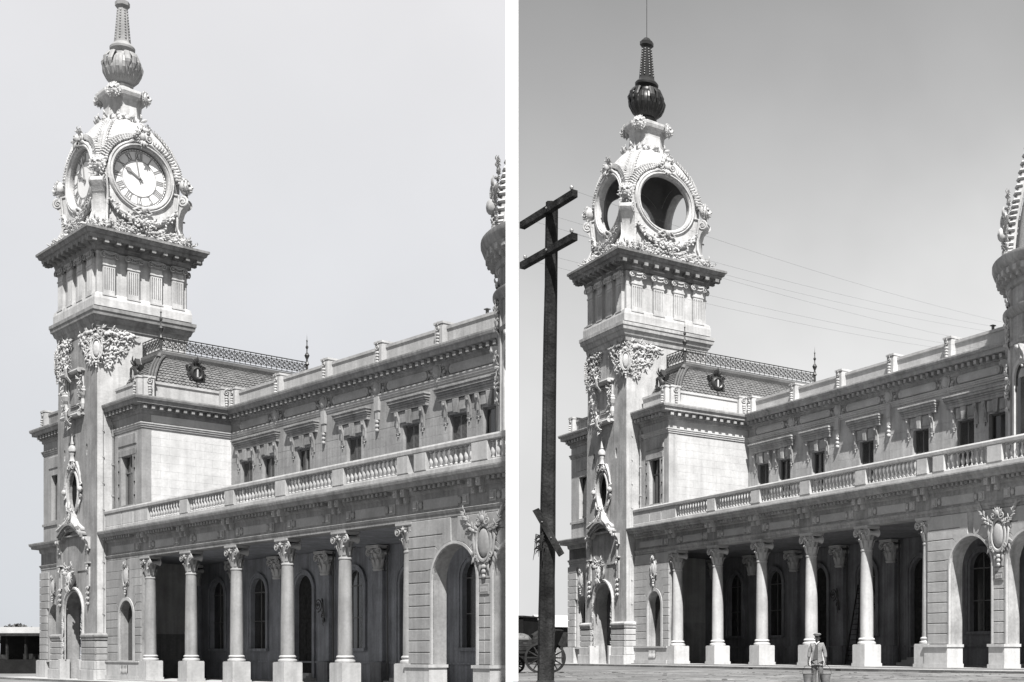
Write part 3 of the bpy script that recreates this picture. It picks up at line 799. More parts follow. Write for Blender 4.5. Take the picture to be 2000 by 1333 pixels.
def m_festoon():
    mb = MB(); r = random.Random(28)
    pts = [Vector((x, -.18 - .15 * math.cos(x * .55), -2.55 - 1.15 * (1 - (x / 2.7) ** 2) + (.25 if abs(x) > 2.5 else 0))) for x in [-2.7 + 5.4 * i / 16 for i in range(17)]]
    mb.tube(pts, [.16 + .16 * math.sin(PI * i / 16) for i in range(17)], 8)
    for i in range(110):
        t = r.random(); k = t * 16; p = pts[int(min(15, k))].lerp(pts[int(min(15, k)) + 1], k % 1)
        q = .14 + .16 * math.sin(PI * t)
        mb.leaf(p.x + r.uniform(-q, q) * .5, p.z + r.uniform(-q, q), r.uniform(0, 2 * PI), r.uniform(.2, .36), y=p.y - q * .6, w=.15, lift=.5)
    # rock work and leaves on the cornice
    mb.foliage(r, 0, -4.35, 3.6, .42, 150, .42, y=-.25, lift=.8)
    mb.foliage(r, 0, -4.6, 3.9, .25, 100, .40, y=-.55, lift=.8)
    mb.box(-3.7, 3.7, -.45, .2, -4.95, -4.62)
    return mb
def m_corner_volute():
    mb = MB()
    w = .5
    prof = [(.4, 0), (-1.0, 0), (-1.05, .25), (-.72, .45), (-.45, .9), (-.30, 1.6), (-.32, 2.4), (-.5, 3.0), (-.78, 3.35), (-.95, 3.7), (-.85, 4.0), (-.5, 4.15), (.0, 4.2), (.4, 4.6)]
    n = len(prof)
    mb.add([(-w, y, z) for y, z in prof] + [(w, y, z) for y, z in prof], [tuple(range(n)), tuple(range(2 * n - 1, n - 1, -1))] + [(i, (i + 1) % n, n + (i + 1) % n, n + i) for i in range(n)])
    for sg in (-1, 1):
        mb.T = (lambda p, sg=sg: (sg * (w + .03) + sg * (-p[1]) * .5, p[0], p[2]))
        mb.spiral(-.62, 3.68, .42, 1.8, 1, .1, 0, start=PI / 2, grow=.2)
        mb.spiral(-.72, .32, .34, 1.6, -1, .09, 0, start=-PI / 2, grow=.2)
        mb.T = (lambda p, sg=sg: (p[0], p[1], p[2]))
        mb.tube([(sg * w, .3, 4.3), (sg * (w + .05), -.35, 4.15), (sg * (w + .1), -.2, 3.0), (sg * (w + .05), -.2, 1.6), (sg * (w + .15), -.5, .8), (sg * (w + .3), -.9, .2)], .1, 6)
    mb.T = None
    r = random.Random(2)
    mb.T = lambda p: (p[0], p[1] - .75, p[2])
    mb.foliage(r, 0, .35, .8, .35, 30, .4, y=-.1)
    mb.T = lambda p: (p[0], p[1] - .35, p[2]); mb.foliage(r, 0, 4.55, .5, .35, 22, .34, y=-.2)
    return mb
def m_strap():
    mb = MB(); path = [(0, .05, 5.5), (0, .06, 6.3), (0, .26, 7.2), (0, .66, 8.0), (0, 1.22, 8.7), (0, 1.8, 9.3)]
    mb.tube(path, [(.34, .1)] * 5 + [(.26, .1)], 6)
    for i in range(26):
        t = i / 25 * 4.999; k = int(t); p = Vector(path[k]).lerp(Vector(path[k + 1]), t - k)
        for x in (-.22, 0, .22): mb.sph((x, p.y - .12, p.z), (.085, .07, .10), 6, 4)
    r = random.Random(31)
    for i in range(14):
        t = i / 13 * 4.9; k = int(t); p = Vector(path[k]).lerp(Vector(path[k + 1]), t - k)
        for sg in (-1, 1): mb.leaf(sg * .3, p.z, (0 if sg > 0 else PI) + sg * .5, .3, y=p.y)
    return mb
def roman(mb, s, h):                  # numeral strokes upright in x,z centred on 0
    w = {'I': .10, 'V': .26, 'X': .26}; tot = sum(w[c] + .035 for c in s); x = -tot / 2
    def bar(xa, za, xb, zb, t):
        d = Vector((xb - xa, 0, zb - za)).normalized(); nn = Vector((-d.z, 0, d.x)) * t / 2
        a, b = Vector((xa, 0, za)), Vector((xb, 0, zb))
        mb.prism([((a + nn).x, (a + nn).z), ((b + nn).x, (b + nn).z), ((b - nn).x, (b - nn).z), ((a - nn).x, (a - nn).z)], -.02, .0)
    for c in s:
        W_ = w[c]; x0, x1 = x + .01, x + W_
        if c == 'I': bar((x0 + x1) / 2, -h / 2, (x0 + x1) / 2, h / 2, .07)
        if c == 'V': bar(x0 + .03, h / 2, (x0 + x1) / 2, -h / 2, .08); bar(x1 - .02, h / 2, (x0 + x1) / 2, -h / 2, .035)
        if c == 'X': bar(x0 + .03, h / 2, x1 - .02, -h / 2, .08); bar(x1 - .02, h / 2, x0 + .03, -h / 2, .035)
        mb.box(x0 - .01, x1 + .01, -.021, 0, h / 2 - .015, h / 2 + .015); mb.box(x0 - .01, x1 + .01, -.021, 0, -h / 2 - .015, -h / 2 + .015)
        x += W_ + .035
def m_dial():
    mb = MB(); mb.T = lambda p: (p[0], p[2], p[1]); mb.lathe([(.02, 0), (2.22, 0), (2.24, .05), (.02, .06)], seg=48); return mb
def m_ringline(r0, r1, y):
    mb = MB(); mb.T = lambda p: (p[0], p[2], p[1]); mb.lathe([(r0, y), (r1, y), (r1, y + .015), (r0, y + .015), (r0, y)], seg=48); return mb
def clock(T, loc, rz):
    q = Matrix.Rotation(rz, 3, 'Z') @ Vector((0, .42, 0)); L = (loc[0] + q.x, loc[1] + q.y, loc[2])
    D = ob('clock_dial', MB_cache('dial', m_dial), 'dial', T, L, rz)
    ob('minute_ring', MB_cache('rg1', lambda: m_ringline(2.06, 2.10, -.03)), 'num', D)
    ob('inner_ring', MB_cache('rg2', lambda: m_ringline(1.38, 1.42, -.03)), 'num', D)
    def ticks():
        mb = MB()
        for i in range(60):
            a = 2 * PI * i / 60
            mb.T = lambda p, a=a: (p[0] * math.cos(a) + p[2] * math.sin(a), p[1], -p[0] * math.sin(a) + p[2] * math.cos(a))
            mb.box(-.018, .018, -.03, 0, 2.08, 2.2)
        mb.T = None; return mb
    ob('minute_marks', MB_cache('tick', ticks), 'num', D)
    for i, s_ in enumerate(['XII', 'I', 'II', 'III', 'IIII', 'V', 'VI', 'VII', 'VIII', 'IX', 'X', 'XI']):
        def f(i=i, s_=s_):
            mb = MB(); a = 2 * PI * i / 12
            mb.T = lambda p: (1.73 * math.sin(a) + p[0] * math.cos(a) + p[2] * math.sin(a), p[1], 1.73 * math.cos(a) - p[0] * math.sin(a) + p[2] * math.cos(a))
            roman(mb, s_, .52); mb.T = None; return mb
        ob('roman_numeral', MB_cache('num%d' % i, f), 'num', D)
    def hand(ang, L_, wd, bulb):
        mb = MB(); a = math.radians(ang)
        mb.T = lambda p: (p[0] * math.cos(a) + p[2] * math.sin(a), p[1], -p[0] * math.sin(a) + p[2] * math.cos(a))
        mb.prism([(-wd, -.3), (wd, -.3), (wd * 1.2, L_ * .6), (0, L_), (-wd * 1.2, L_ * .6)], -.09, -.05)
        if bulb: mb.prism(oval(0, L_ * .68, .17, .24, 14), -.1, -.05)
        mb.T = None; return mb
    ob('hour_hand', MB_cache('hh', lambda: hand(299, 1.5, .06, True)), 'num', D)
    ob('minute_hand', MB_cache('mh', lambda: hand(349, 2.0, .05, False)), 'num', D)
    ob('centre_boss', MB_cache('cb', lambda: MB().sph((0, -.08, 0), (.13, .08, .13), 10, 6)), 'num', D)
# ================================================================== STATION BUILDING
COLS = [6.63 + 6.26 * i for i in range(6)]          # portico columns
def side_T(x0): return lambda p: (x0 - p[1], p[0], p[2])      # front-built shape turned to face +x at x=x0
def build_station(FM, variant):
    B = thing('station_building', 'long stone station building with a colonnade beside the tower with open dome' if variant == 'R' else
              'long stone station building with a colonnade beside the tower with clock dials', 'building', FM, (20, 4, 0))
    VF, VW, VP, XE = 8.62, .75, 1.23, 50.0
    # ---------------- pavilion, upper storey
    mb = MB(); wall(mb, rect(0, 5.03, 11.3, 21.0), [rect(1.75, 3.55, 13.15, 16.85)], VP, VP + .75)
    ob('pavilion_wall', mb, 'stone', B)
    sw = ob('pavilion_side_wall', MB().box(4.4, 5.0, VP + .75, 8.7, 11.3, 21.0), 'stone', B)
    z = 11.4; k = 0
    while z < 18.6:
        xs = [VP + .02] + [VP + (.8 if k % 2 else 1.5) + 1.42 * i for i in range(5)] + [8.6]
        for a, b in zip(xs[:-1], xs[1:]):
            if b <= a + .1: continue
            m_ = MB(); m_.T = side_T(5.0); m_.block(rect(a + .004, b - .004, z + .004, z + .603), -.012, 0, .004)
            ob('ashlar_block', m_, 'light', sw)
        z += .607; k += 1
    wu = MB(); wu.T = side_T(5.0); wu.box(VP + .01, 8.6, -.011, 0, z, 19.85)
    ob('frieze_band', wu, 'light', sw)
    win = ob('tall_window', MB().box(1.75, 3.55, VP + .36, VP + .40, 13.15, 16.85), 'glass', B)
    ob('window_frame', MB().box(1.75, 1.87, VP + .26, VP + .37, 13.15, 16.85).box(3.43, 3.55, VP + .26, VP + .37, 13.15, 16.85).box(2.6, 2.7, VP + .26, VP + .37, 13.15, 16.85).box(1.75, 3.55, VP + .26, VP + .37, 15.6, 15.7), 'shut', win)
    louv = MB()
    for i in range(34): louv.add([(2.72, VP + .28, 13.2 + .07 * i), (3.42, VP + .28, 13.2 + .07 * i), (3.42, VP + .34, 13.26 + .07 * i), (2.72, VP + .34, 13.26 + .07 * i)], [(0, 1, 2, 3)])
    ob('shutter', louv, 'shut', win)
    fr = ob('window_surround', MB().cbox(1.15, 1.72, VP - .06, VP, 13.1, 17.3).cbox(3.58, 4.15, VP - .06, VP, 13.1, 17.3).cbox(1.15, 4.15, VP - .08, VP, 16.88, 17.35), 'trim', B)
    for x in (1.3, 4.0):
        for zz in (13.8, 14.8, 15.8, 16.6): ob('fixing_stud', MB_cache('stud', lambda: MB().box(-.05, .05, -.10, .0, -.06, .06)), 'dark', fr, (x, VP - .02, zz))
    ob('wall_panel', MB().cbox(1.05, 4.2, VP - .07, VP, 17.65, 18.5, .05), 'trim', B)
    ob('sill', MB().box(1.3, 4.0, VP - .18, VP + .5, 12.95, 13.15), 'trim', B)
    # ---------------- left wing beyond the tower
    mb = MB(); wall(mb, rect(-13.78, -7.2, 11.3, 21.0), [rect(-12.1, -10.3, 13.15, 16.95)], VP, VP + .75)
    wall(mb, rect(-13.70, -7.2, 0, 11.3), [arch(-10.85, 1.45, 4.95, 1.15)], VW + .25, VW + 1.05)
    mb.box(-13.78, -13.1, VP + .75, 14, 0, 21.0).box(-13.1, 0, 13.4, 14, 0, 21.0)
    ob('left_wing_wall', mb, 'stone', B)
    ob('tall_window', MB().box(-12.1, -10.3, VP + .36, VP + .40, 13.15, 16.95), 'glass', B)
    ob('arched_window', MB().box(-12.1, -9.6, VW + .9, VW + .95, 1.4, 6.2), 'glass', B)
    ob('window_panel', MB().cbox(-12.6, -9.8, VP - .07, VP, 17.5, 18.5, .05), 'trim', B)
    ob('string_course', MB().box(-13.86, -7.8, VP - .1, VP, 12.75, 12.95), 'trim', B)
    ob('wing_roof_slab', MB().box(-13.5, 0, VP + .3, 14, 20.9, 21.1), 'zinc', B)
    for i in range(12):
        z0 = 1.5 + .613 * i
        ob('rusticated_block', MB().cbox(-13.78, -12.2 if z0 < 5.5 else -11.9, VW + .13, VW + .25, z0, z0 + .57), 'block', B)
    ob('wing_plinth', MB().box(-13.95, -12.0, VW - .1, VW + .3, 0, 1.4).box(-14.0, -8.3, VW + .0, VW + .3, 1.3, 1.45), 'light', B)
    q = ob('wall_drop', MB_cache('cart2', lambda: m_cartouche(1.0, 2.6, 4)), 'relief', B, (-10.9, VW + .2, 7.5))
    # ---------------- main cornice round wing, pavilion and upper front
    cor = [(0, 19.75), (.10, 19.82), (.12, 20.02), (.26, 20.06), (.26, 20.34), (.72, 20.42), (.74, 20.66), (.86, 20.72), (.9, 20.86), (.9, 20.96), (.0, 21.08), (-.3, 21.08), (-.3, 19.75)]
    paths = [[(0, VP), (5.03, VP), (5.03, VF), (40.2, VF)], [(-13.78, 8), (-13.78, VP), (-7.5, VP)]]
    dent = lambda: MB().box(-.13, .13, -.62, -.2, 0, .26)
    for p in paths:
        ob('main_cornice', MB().sweep(p, cor), 'trim', B)
        ob('architrave_moulding', MB().sweep(p, [(0, 18.72), (.06, 18.75), (.06, 18.86), (.12, 18.90), (.12, 19.0), (.17, 19.04), (.17, 19.12), (0, 19.16), (-.1, 19.16), (-.1, 18.72)]), 'light' if len(p) == 4 else 'trim', B)
    Dm = ob('modillion_course', MB().box(.0, 4.9, VP - .2, VP, 20.08, 20.1), 'trim', B)
    for i in range(8): ob('modillion', MB_cache('dent', dent), 'trim', B, (.25 + .62 * i, VP, 20.08))
    for i in range(11): ob('modillion', MB_cache('dent', dent), 'trim', B, (5.03, VP + .0 + .64 * i, 20.08), PI / 2)
    for i in range(54): ob('modillion', MB_cache('dent', dent), 'trim', B, (5.9 + .62 * i, VF, 20.08))
    for i in range(9): ob('modillion', MB_cache('dent', dent), 'trim', B, (-13.5 + .62 * i, VP, 20.08))
    # ---------------- parapet
    par = [(-.12, 21.0), (-.12, 22.05), (-.04, 22.1), (-.04, 22.28), (-.55, 22.28), (-.55, 21.0)]
    ob('parapet', MB().sweep([(0.3, VP), (5.03, VP), (5.03, VF), (40.2, VF)], par), 'light', B)
    ob('parapet', MB().sweep([(-13.78, 8), (-13.78, VP), (-7.5, VP)], par), 'trim', B)
    def post(x, y, rz, w=.72):
        p_ = ob('parapet_post', MB_cache('ppost', lambda: MB().cbox(-.42, .42, -.26, .75, 0, 1.42, .05).box(-.46, .46, -.3, .8, 1.42, 1.56)), 'light', B, (x, y, 21.0), rz)
        ob('scroll_drop', MB_cache('fdrop', lambda: m_face_drop(.52, 1.32)), 'orn', p_, (0, -.27, 1.42))
    post(4.55, VP, 0); post(5.03, VP + .5, PI / 2); post(5.03, VF - .62, PI / 2); post(5.65, VF, 0); post(-13.3, VP, 0)
    for i in range(5): post(12.12 + 6.37 * i, VF, 0)
    # ---------------- upper front: wall with real openings
    wx = [(7.36, 1), (10.57, 1), (15.4, 0), (21.7, 0), (28.07, 0), (32.83, 1), (36.0, 1)]
    mb = MB(); wall(mb, rect(5.0, 40.4, 11.3, 21.0), [rect(x - .85, x + .85, 12.4, 16.72) for x, _ in wx], VF, VF + .7)
    ob('upper_wall', mb, 'stone', B)
    z = 11.4; k = 0                                         # faint courses between the openings
    uw = ob('wall_facing', MB().box(5.05, 40.2, VF - .012, VF, 16.8, 18.7), 'stone', B)
    cuts = [5.05] + [c for x, _ in wx for c in (x - .9, x + .9)] + [39.9]
    while z < 16.6:
        for a, b in zip(cuts[::2], cuts[1::2]):
            a += .02; b -= .02; m = (a + b) / 2 + (.3 if k % 2 else -.3)
            for c, d in ((a, m), (m, b)):
                if d - c > .12: ob('ashlar_block', MB().block(rect(c + .004, d - .004, z, min(z + .599, 16.75)), VF - .015, VF, .005), 'stone', uw)
        z += .605; k += 1
    for i, (x, dbl) in enumerate(wx):
        w_ = ob('upper_window', MB().box(x - .85, x + .85, VF + .33, VF + .36, 12.4, 16.72), 'glass', B)
        ob('window_frame', MB().box(x - .85, x - .74, VF + .24, VF + .34, 12.4, 16.72).box(x + .74, x + .85, VF + .24, VF + .34, 12.4, 16.72).box(x - .05, x + .05, VF + .24, VF + .34, 12.4, 16.72).box(x - .85, x + .85, VF + .24, VF + .34, 16.6, 16.72).box(x - .85, x + .85, VF + .25, VF + .34, 15.0, 15.07), 'shut', w_)
        if i in (1, 3, 4, 5, 6, 0):
            lv = MB()
            for s0 in ((x - .72, x - .06), (x + .06, x + .72)):
                if i in (1, 6) and s0[0] < x: continue
                for j in range(56): lv.add([(s0[0], VF + .22, 12.5 + .075 * j), (s0[1], VF + .22, 12.5 + .075 * j), (s0[1], VF + .28, 12.57 + .075 * j), (s0[0], VF + .28, 12.57 + .075 * j)], [(0, 1, 2, 3)])
            ob('louvred_shutter', lv, 'shut', w_)
    groups = [(5.7, 12.25, [(6.2, 8.5), (9.45, 11.7)]), (13.35, 17.45, [(14.1, 16.7)]), (19.65, 23.75, [(20.4, 23.0)]), (26.0, 30.1, [(26.77, 29.37)]), (30.9, 37.9, [(31.7, 33.96), (34.84, 37.15)])]
    for a, b, prs in groups:
        Hd = ob('window_hood', MB().cbox(a + .18, b - .18, VF - .24, VF, 17.62, 17.84, .03), 'trim', B)
        for j, (o_, z0, z1) in enumerate(((.26, 17.84, 17.98), (.34, 17.98, 18.12), (.44, 18.12, 18.3), (.50, 18.3, 18.42))):
            e = .15 - .05 * j
            ob('hood_course', MB().cbox(a + e, b - e, VF - o_, VF, z0, z1, .02), 'trim', Hd)
        for l, r_ in prs:
            c = (l + r_) / 2; hw = (r_ - l) / 2 - .22
            ob('lintel_panel', MB().cbox(c - hw, c - .28, VF - .14, VF, 16.85, 17.6, .04), 'trim', Hd); ob('lintel_panel', MB().cbox(c + .28, c + hw, VF - .14, VF, 16.85, 17.6, .04), 'trim', Hd)
            ob('keystone', MB().block([(c - .17, 16.72), (c + .17, 16.72), (c + .30, 17.6), (c - .30, 17.6)], VF - .26, VF, .03), 'trim', Hd)
            for x in (l, r_):
                ob('scroll_console', MB_cache('cons2', lambda: m_console(.34, 1.62, .26, 2)), 'trim', Hd, (x, VF, 17.6))
    for i, (a, b) in enumerate([(6.45, 10.69), (12.9, 17.2), (19.2, 23.5), (25.6, 29.86), (32.0, 36.4)]):
        def pill(a_, b_, h, n=8): return [(a_ + .0 - h * math.sin(PI * k / n), h * -math.cos(PI * k / n)) for k in range(n + 1)] + [(b_ + h * math.sin(PI * k / n), h * math.cos(PI * k / n)) for k in range(n + 1)]
        Fz = ob('frieze_panel', MB_cache('pill', lambda: MB().block(pill(-1.85, 1.85, .30), -.16, 0, .05)), 'relief', B, ((a + b) / 2, VF, 19.5))
        ob('panel_rim', MB_cache('pillr', lambda: MB().tube([(x, -.08, z) for x, z in pill(-1.92, 1.92, .38)], .05, 5, closed=True)), 'trim', Fz)
        for sg in (-1, 1): ob('panel_boss', MB_cache('boss', lambda: MB().sph((0, -.10, 0), (.17, .12, .17), 10, 6)), 'relief', Fz, (sg * 1.85, 0, 0))
    for i, x in enumerate((11.8, 18.15, 24.53, 30.9)):
        Sh = ob('shield_medallion', MB_cache('shield', m_shield), 'relief', B, (x, VF, 19.55))
        if i in (1, 2):
            ob('pendant_drop', MB_cache('pend', lambda: MB().box(-.24, .24, -.22, 0, -1.5, -.6).box(-.18, .18, -.16, 0, -2.1, -1.5).beads(0, -2.1, -2.95, 3, .19, y=-.12)), 'relief', Sh)
    ob('roof_deck', MB().box(5.1, 50, VF + .3, 20, 20.95, 21.1), 'zinc', B)
    ob('rear_wall', MB().box(5.0, 50, 19.4, 20, 0, 21.0).box(-.4, 5, 8.7, 9.3, 11.3, 21), 'stone', B)
    ob('roof_vent', MB().box(35.18, 35.32, VF + .2, VF + .34, 22.28, 22.6).box(35.1, 35.4, VF + .12, VF + .42, 22.58, 22.64), 'zinc', B)
    # ---------------- mansard roof of the pavilion
    rp = [(1.72, 21.5), (1.66, 22.2), (1.45, 22.95), (1.08, 23.65), (.55, 24.3), (.1, 24.65), (0, 24.7)]
    rpath = [(0.05, 3.8), (3.05, 3.8), (3.05, 16.5)]
    R_ = ob('mansard_roof', MB().sweep(rpath, rp + [(-.5, 24.7), (-.5, 21.5)]), 'slate', B)
    ob('roof_shingles', shingles(rp), 'slate', R_, kind='stuff')
    ob('roof_gutter', MB().sweep(rpath, [(-.1, 24.6), (.22, 24.62), (.30, 24.85), (.30, 25.08), (-.4, 25.12), (-.4, 24.6)]), 'zinc', R_)
    ob('roof_cap', MB().box(0, 3.0, 3.8, 16.5, 24.9, 25.08), 'zinc', R_)
    hip = MB(); hp = [(3.05 + o, 3.8 - o, z) for o, z in rp]
    for off in (-.16, .0, .16): hip.tube([(x + off, y + off, z + .04) for x, y, z in hp], .10, 6, ref=(1, -1, 0))
    hip.tube([(3.05 + .5, 3.8 - .5, 24.42), (3.3, 3.55, 24.75)], .22, 7, ref=(1, -1, 0))
    ob('hip_rib', hip, 'zinc', R_)
    for (x, y, z_, rz) in ((4.30, 5.9, 23.45, PI / 2), (1.35, 2.65, 23.45, 0)):
        d_ = ob('oculus_dormer', MB_cache('dorm', m_dormer), 'iron', R_, (x, y, z_), rz); d_.scale = (1.2, 1.1, 1.2)
        ob('oculus_pane', MB_cache('dormp', lambda: lat([(0, -.34), (.24, -.34), (.24, -.30), (0, -.30)], 16)), 'glass', d_)
        ob('oculus_bar', MB_cache('dormb', lambda: MB().box(-.05, .05, -.40, -.35, -.24, .24)), 'light', d_)
    # iron cresting
    rail = [((3.22, 3.63), (3.22, 16.6), PI / 2, 27), ((.1, 3.63), (3.22, 3.63), 0, 6)]
    for (a, b, rz, n) in rail:
        L_ = math.dist(a, b)
        Rl = ob('iron_cresting', MB().tube([(*a, 25.18), (*b, 25.18)], .035, 5, ref=(0, 0, 1)).tube([(*a, 26.22), (*b, 26.22)], .045, 5, ref=(0, 0, 1)).tube([(*a, 26.05), (*b, 26.05)], .025, 5, ref=(0, 0, 1)).tube([(*a, 25.38), (*b, 25.38)], .025, 5, ref=(0, 0, 1)), 'iron', R_.parent)
        me = MB_cache('crest_panel', m_cresting)
        for i in range(n):
            t = (i + .5) / n; ob('cresting_panel', me, 'iron', Rl, (B_off(B, a[0] + (b[0] - a[0]) * t, a[1] + (b[1] - a[1]) * t, 25.2)), rz)
    for (x, y) in ((3.22, 3.63), (3.22, 16.6)):
        ob('roof_finial', MB_cache('finial', lambda: MB().lathe([(.12, 0), (.10, .9), (.2, 1.0), (.13, 1.12), (.07, 1.4), (.16, 1.6), (.22, 1.75), (.14, 1.9), (.06, 2.0), (.05, 2.3), (.12, 2.38), (.12, 2.5), (.05, 2.58), (.04, 2.9), (.08, 2.98), (.02, 3.1), (0, 3.6)], seg=8)), 'iron', B, (x, y, 25.05))
    # ---------------- portico: entablature
    ent = [(0, 9.06), (.04, 9.08), (.04, 9.24), (.09, 9.28), (.14, 9.42), (.04, 9.46), (0.0, 9.5), (0, 10.42), (.10, 10.5), (.14, 10.76), (.60, 10.82), (.64, 11.0), (.74, 11.06), (.78, 11.2), (.78, 11.28), (0, 11.36), (-.85, 11.36), (-.85, 9.06)]
    ob('entablature', MB().sweep([(0.0, VW), (XE, VW)], ent), 'trim', B)
    ob('entablature', MB().sweep([(-13.72, 8), (-13.72, VW + .25), (-7.6, VW + .25)], ent), 'trim', B)
    En = ob('frieze_enrichment', MB().box(0.1, XE, VW - .02, VW, 10.30, 10.36), 'trim', B)
    cc = [c - .3 for c in [.9 - .1] + COLS + [COLS[-1] + 6.26, COLS[-1] + 12.52]]
    cc[0] = .8
    for i, c in enumerate(cc):
        if i:
            for sg in (-1, 1):
                ob('frieze_bracket', MB_cache('fbr', lambda: MB().block(rect(-.16, .16, .0, .42), -.46, 0, .04).box(-.13, .13, -.22, 0, -.34, 0).box(-.08, .08, -.27, -.2, -.2, -.06).sph((0, -.47, .2), (.09, .07, .12), 7, 5)), 'relief', En, (c + .3 + sg * .32, VW, 10.40))
                ob('square_boss', MB_cache('sqb', lambda: MB().cbox(-.25, .25, -.09, 0, -.28, .28, .02).cbox(-.15, .15, -.17, -.09, -.18, .18, .03)), 'relief', En, (c + .3 + sg * 1.05, VW, 9.86))
        if i < len(cc) - 1 and i > 0:
            m = (c + cc[i + 1]) / 2 + .3
            ob('frieze_panel', MB_cache('fpan', lambda: MB().cbox(-1.45, 1.45, -.07, 0, -.28, .28, .04).sph((-1.62, -.06, 0), (.13, .12, .19), 8, 5).sph((1.62, -.06, 0), (.13, .12, .19), 8, 5)), 'relief', En, (m, VW, 9.86))
            for j in range(11):
                ob('dentil', MB_cache('dent2', lambda: MB().box(-.10, .10, -.48, 0, 0, .19)), 'trim', En, (m + (j - 5) * .40, VW, 10.60))
    ob('frieze_panel', MB().cbox(1.0, 4.9, VW - .07, VW, 9.58, 10.14, .04), 'relief', En)
    for j in range(12): ob('dentil', MB_cache('dent2', lambda: None), 'trim', En, (.5 + j * .40, VW, 10.60))
    # ---------------- balustrade
    Bx = ob('balustrade', MB().sweep([(0.05, .60), (XE, .60)], [(0, 11.34), (0, 11.62), (-.02, 11.66), (-.40, 11.66), (-.40, 11.34)]), 'light', B)
    ob('hand_rail', MB().sweep([(0.05, .60), (XE, .60)], [(0, 12.62), (.05, 12.66), (.07, 12.82), (.02, 12.92), (-.42, 12.92), (-.46, 12.82), (-.46, 12.66), (-.4, 12.62)]), 'light', Bx)
    spans = [(7.35, 12.3), (13.5, 18.6), (19.8, 24.9), (26.1, 31.2), (32.35, 37.45), (40.0, 43.7), (44.95, 49.4)]
    solid = [(.05, 2.9), (2.94, 4.9), (4.94, 7.3)]
    for a, b in solid: ob('parapet_panel', MB().cbox(a, b, .62, .98, 11.66, 12.62, .03), 'light', Bx)
    ends = [7.3] + [c for s_ in spans for c in s_] + [XE]
    for a, b in zip([12.3, 18.6, 24.9, 31.2, 37.45, 43.7], [13.5, 19.8, 26.1, 32.35, 40.0, 44.95]):
        if b - a > 2:
            ob('balustrade_pier', MB().cbox(a, a + 1.0, .57, 1.02, 11.66, 12.62, .03), 'light', Bx); ob('balustrade_pier', MB().cbox(a + 1.5, b, .57, 1.02, 11.66, 12.62, .03), 'light', Bx)
        else: ob('balustrade_pier', MB().cbox(a, b, .57, 1.02, 11.66, 12.62, .03), 'light', Bx)
    for a, b in spans:
        n = round((b - a) / .405)
        for i in range(n): ob('baluster', MB_cache('balus', m_baluster), 'light', Bx, (B_off(B, a + (b - a) * (i + .5) / n, .8, 11.66)))
    # ---------------- portico: columns
    for i, c in enumerate(COLS):
        mb = MB(); mb.lathe([(.43, 1.90), (.43, 2.2), (.425, 3.5), (.41, 5.0), (.385, 6.6), (.365, 7.42)], c, 1.17, 28)
        Cc = ob('column', mb, 'stone', B, smooth=True)
        ob('column_capital', MB_cache('cap', m_volute_caps), 'relief', Cc, (B_off(B, c, 1.17, 7.40)))
        ob('column_base', MB_cache('cbase', lambda: MB().lathe([(.58, 0), (.60, .06), (.58, .14), (.50, .18), (.48, .24), (.52, .28), (.53, .33), (.50, .38), (.44, .42)], seg=28)), 'light', Cc, (B_off(B, c, 1.17, 1.50)))
        ob('column_pedestal', MB_cache('ped', lambda: MB().box(-.65, .65, -.65, .65, 0, 1.46).box(-.70, .70, -.70, .70, 0, .30).box(-.62, .62, -.62, .62, 1.46, 1.5)), 'light', Cc, (B_off(B, c, 1.17, 0)))
        ob('architrave_block', MB_cache('arcb', lambda: MB().box(-.75, .75, -.44, .44, 0, .04)), 'trim', Cc, (B_off(B, c, 1.17, 9.04)))
    # ---------------- pavilion ground floor with rusticated blocks
    def rusticated(x0, x1, openings, y0, y1, zb, zt, top_extra, par_, name):
        mb = MB(); outer = [(x0, zb)]
        for cx, r_, zs, zsill in openings:
            if zsill <= zb + .01: outer += arch(cx, zb, zs, r_)
        outer += [(x1, zb), (x1, zt), (x0, zt)]
        holes = [arch(cx, zsill, zs, r_) for cx, r_, zs, zsill in openings if zsill > zb + .01]
        wall(mb, outer, holes, y0, y1)
        Wl = ob(name, mb, 'trim', par_)
        H_ = .613; n = int((zt - 1.47) / H_)
        # vertical limits between the openings
        for j, (cx, r_, zs, zsill) in enumerate(openings):
            lo = x0 if j == 0 else (openings[j - 1][0] + cx) / 2
            hi = x1 if j == len(openings) - 1 else (openings[j + 1][0] + cx) / 2
            ra = r_ + (.16 if r_ > 1.5 else .28)
            zrow = [1.47 + H_ * k for k in range(n + 1)]; zrow[-1] = zt
            for sg, lim in ((-1, lo), (1, hi)):
                prev = None
                angs = []
                for k in range(n + 1):
                    z = zrow[k]
                    if z <= zs: angs.append(None)
                    else:
                        ka = [q for q in zrow if q > zs]; kk = ka.index(z)
                        angs.append(min(PI / 2 - .12, (kk + 1) * (PI / 2 - .1) / (len(ka))))
                for k in range(n):
                    za, zb_ = zrow[k] + .022, zrow[k + 1] - .022
                    def inner(ang, z):
                        if ang is None: return [(cx + sg * ra, z)]
                        pr = (cx + sg * ra * math.cos(ang), zs + ra * math.sin(ang))
                        rr = ra + .45
                        po = (cx + sg * rr * math.cos(ang), min(z, zs + rr * math.sin(ang)))
                        if abs(z - po[1]) > .05: return [(po[0] + 0, z), pr] if abs(lim - po[0]) > .1 else [pr]
                        return [po, pr]
                    A_ = inner(angs[k], za); B_ = inner(angs[k + 1], zb_)
                    if (lim - A_[0][0]) * sg < .08 or (lim - B_[0][0]) * sg < .08:
                        continue
                    pts = [(lim, za)] + A_ + B_[::-1] + [(lim, zb_)]
                    # long courses are split by an upright joint
                    blk = MB().block(pts, y0 - .07, y0, .022)
                    ob('rusticated_block', blk, 'block', Wl)
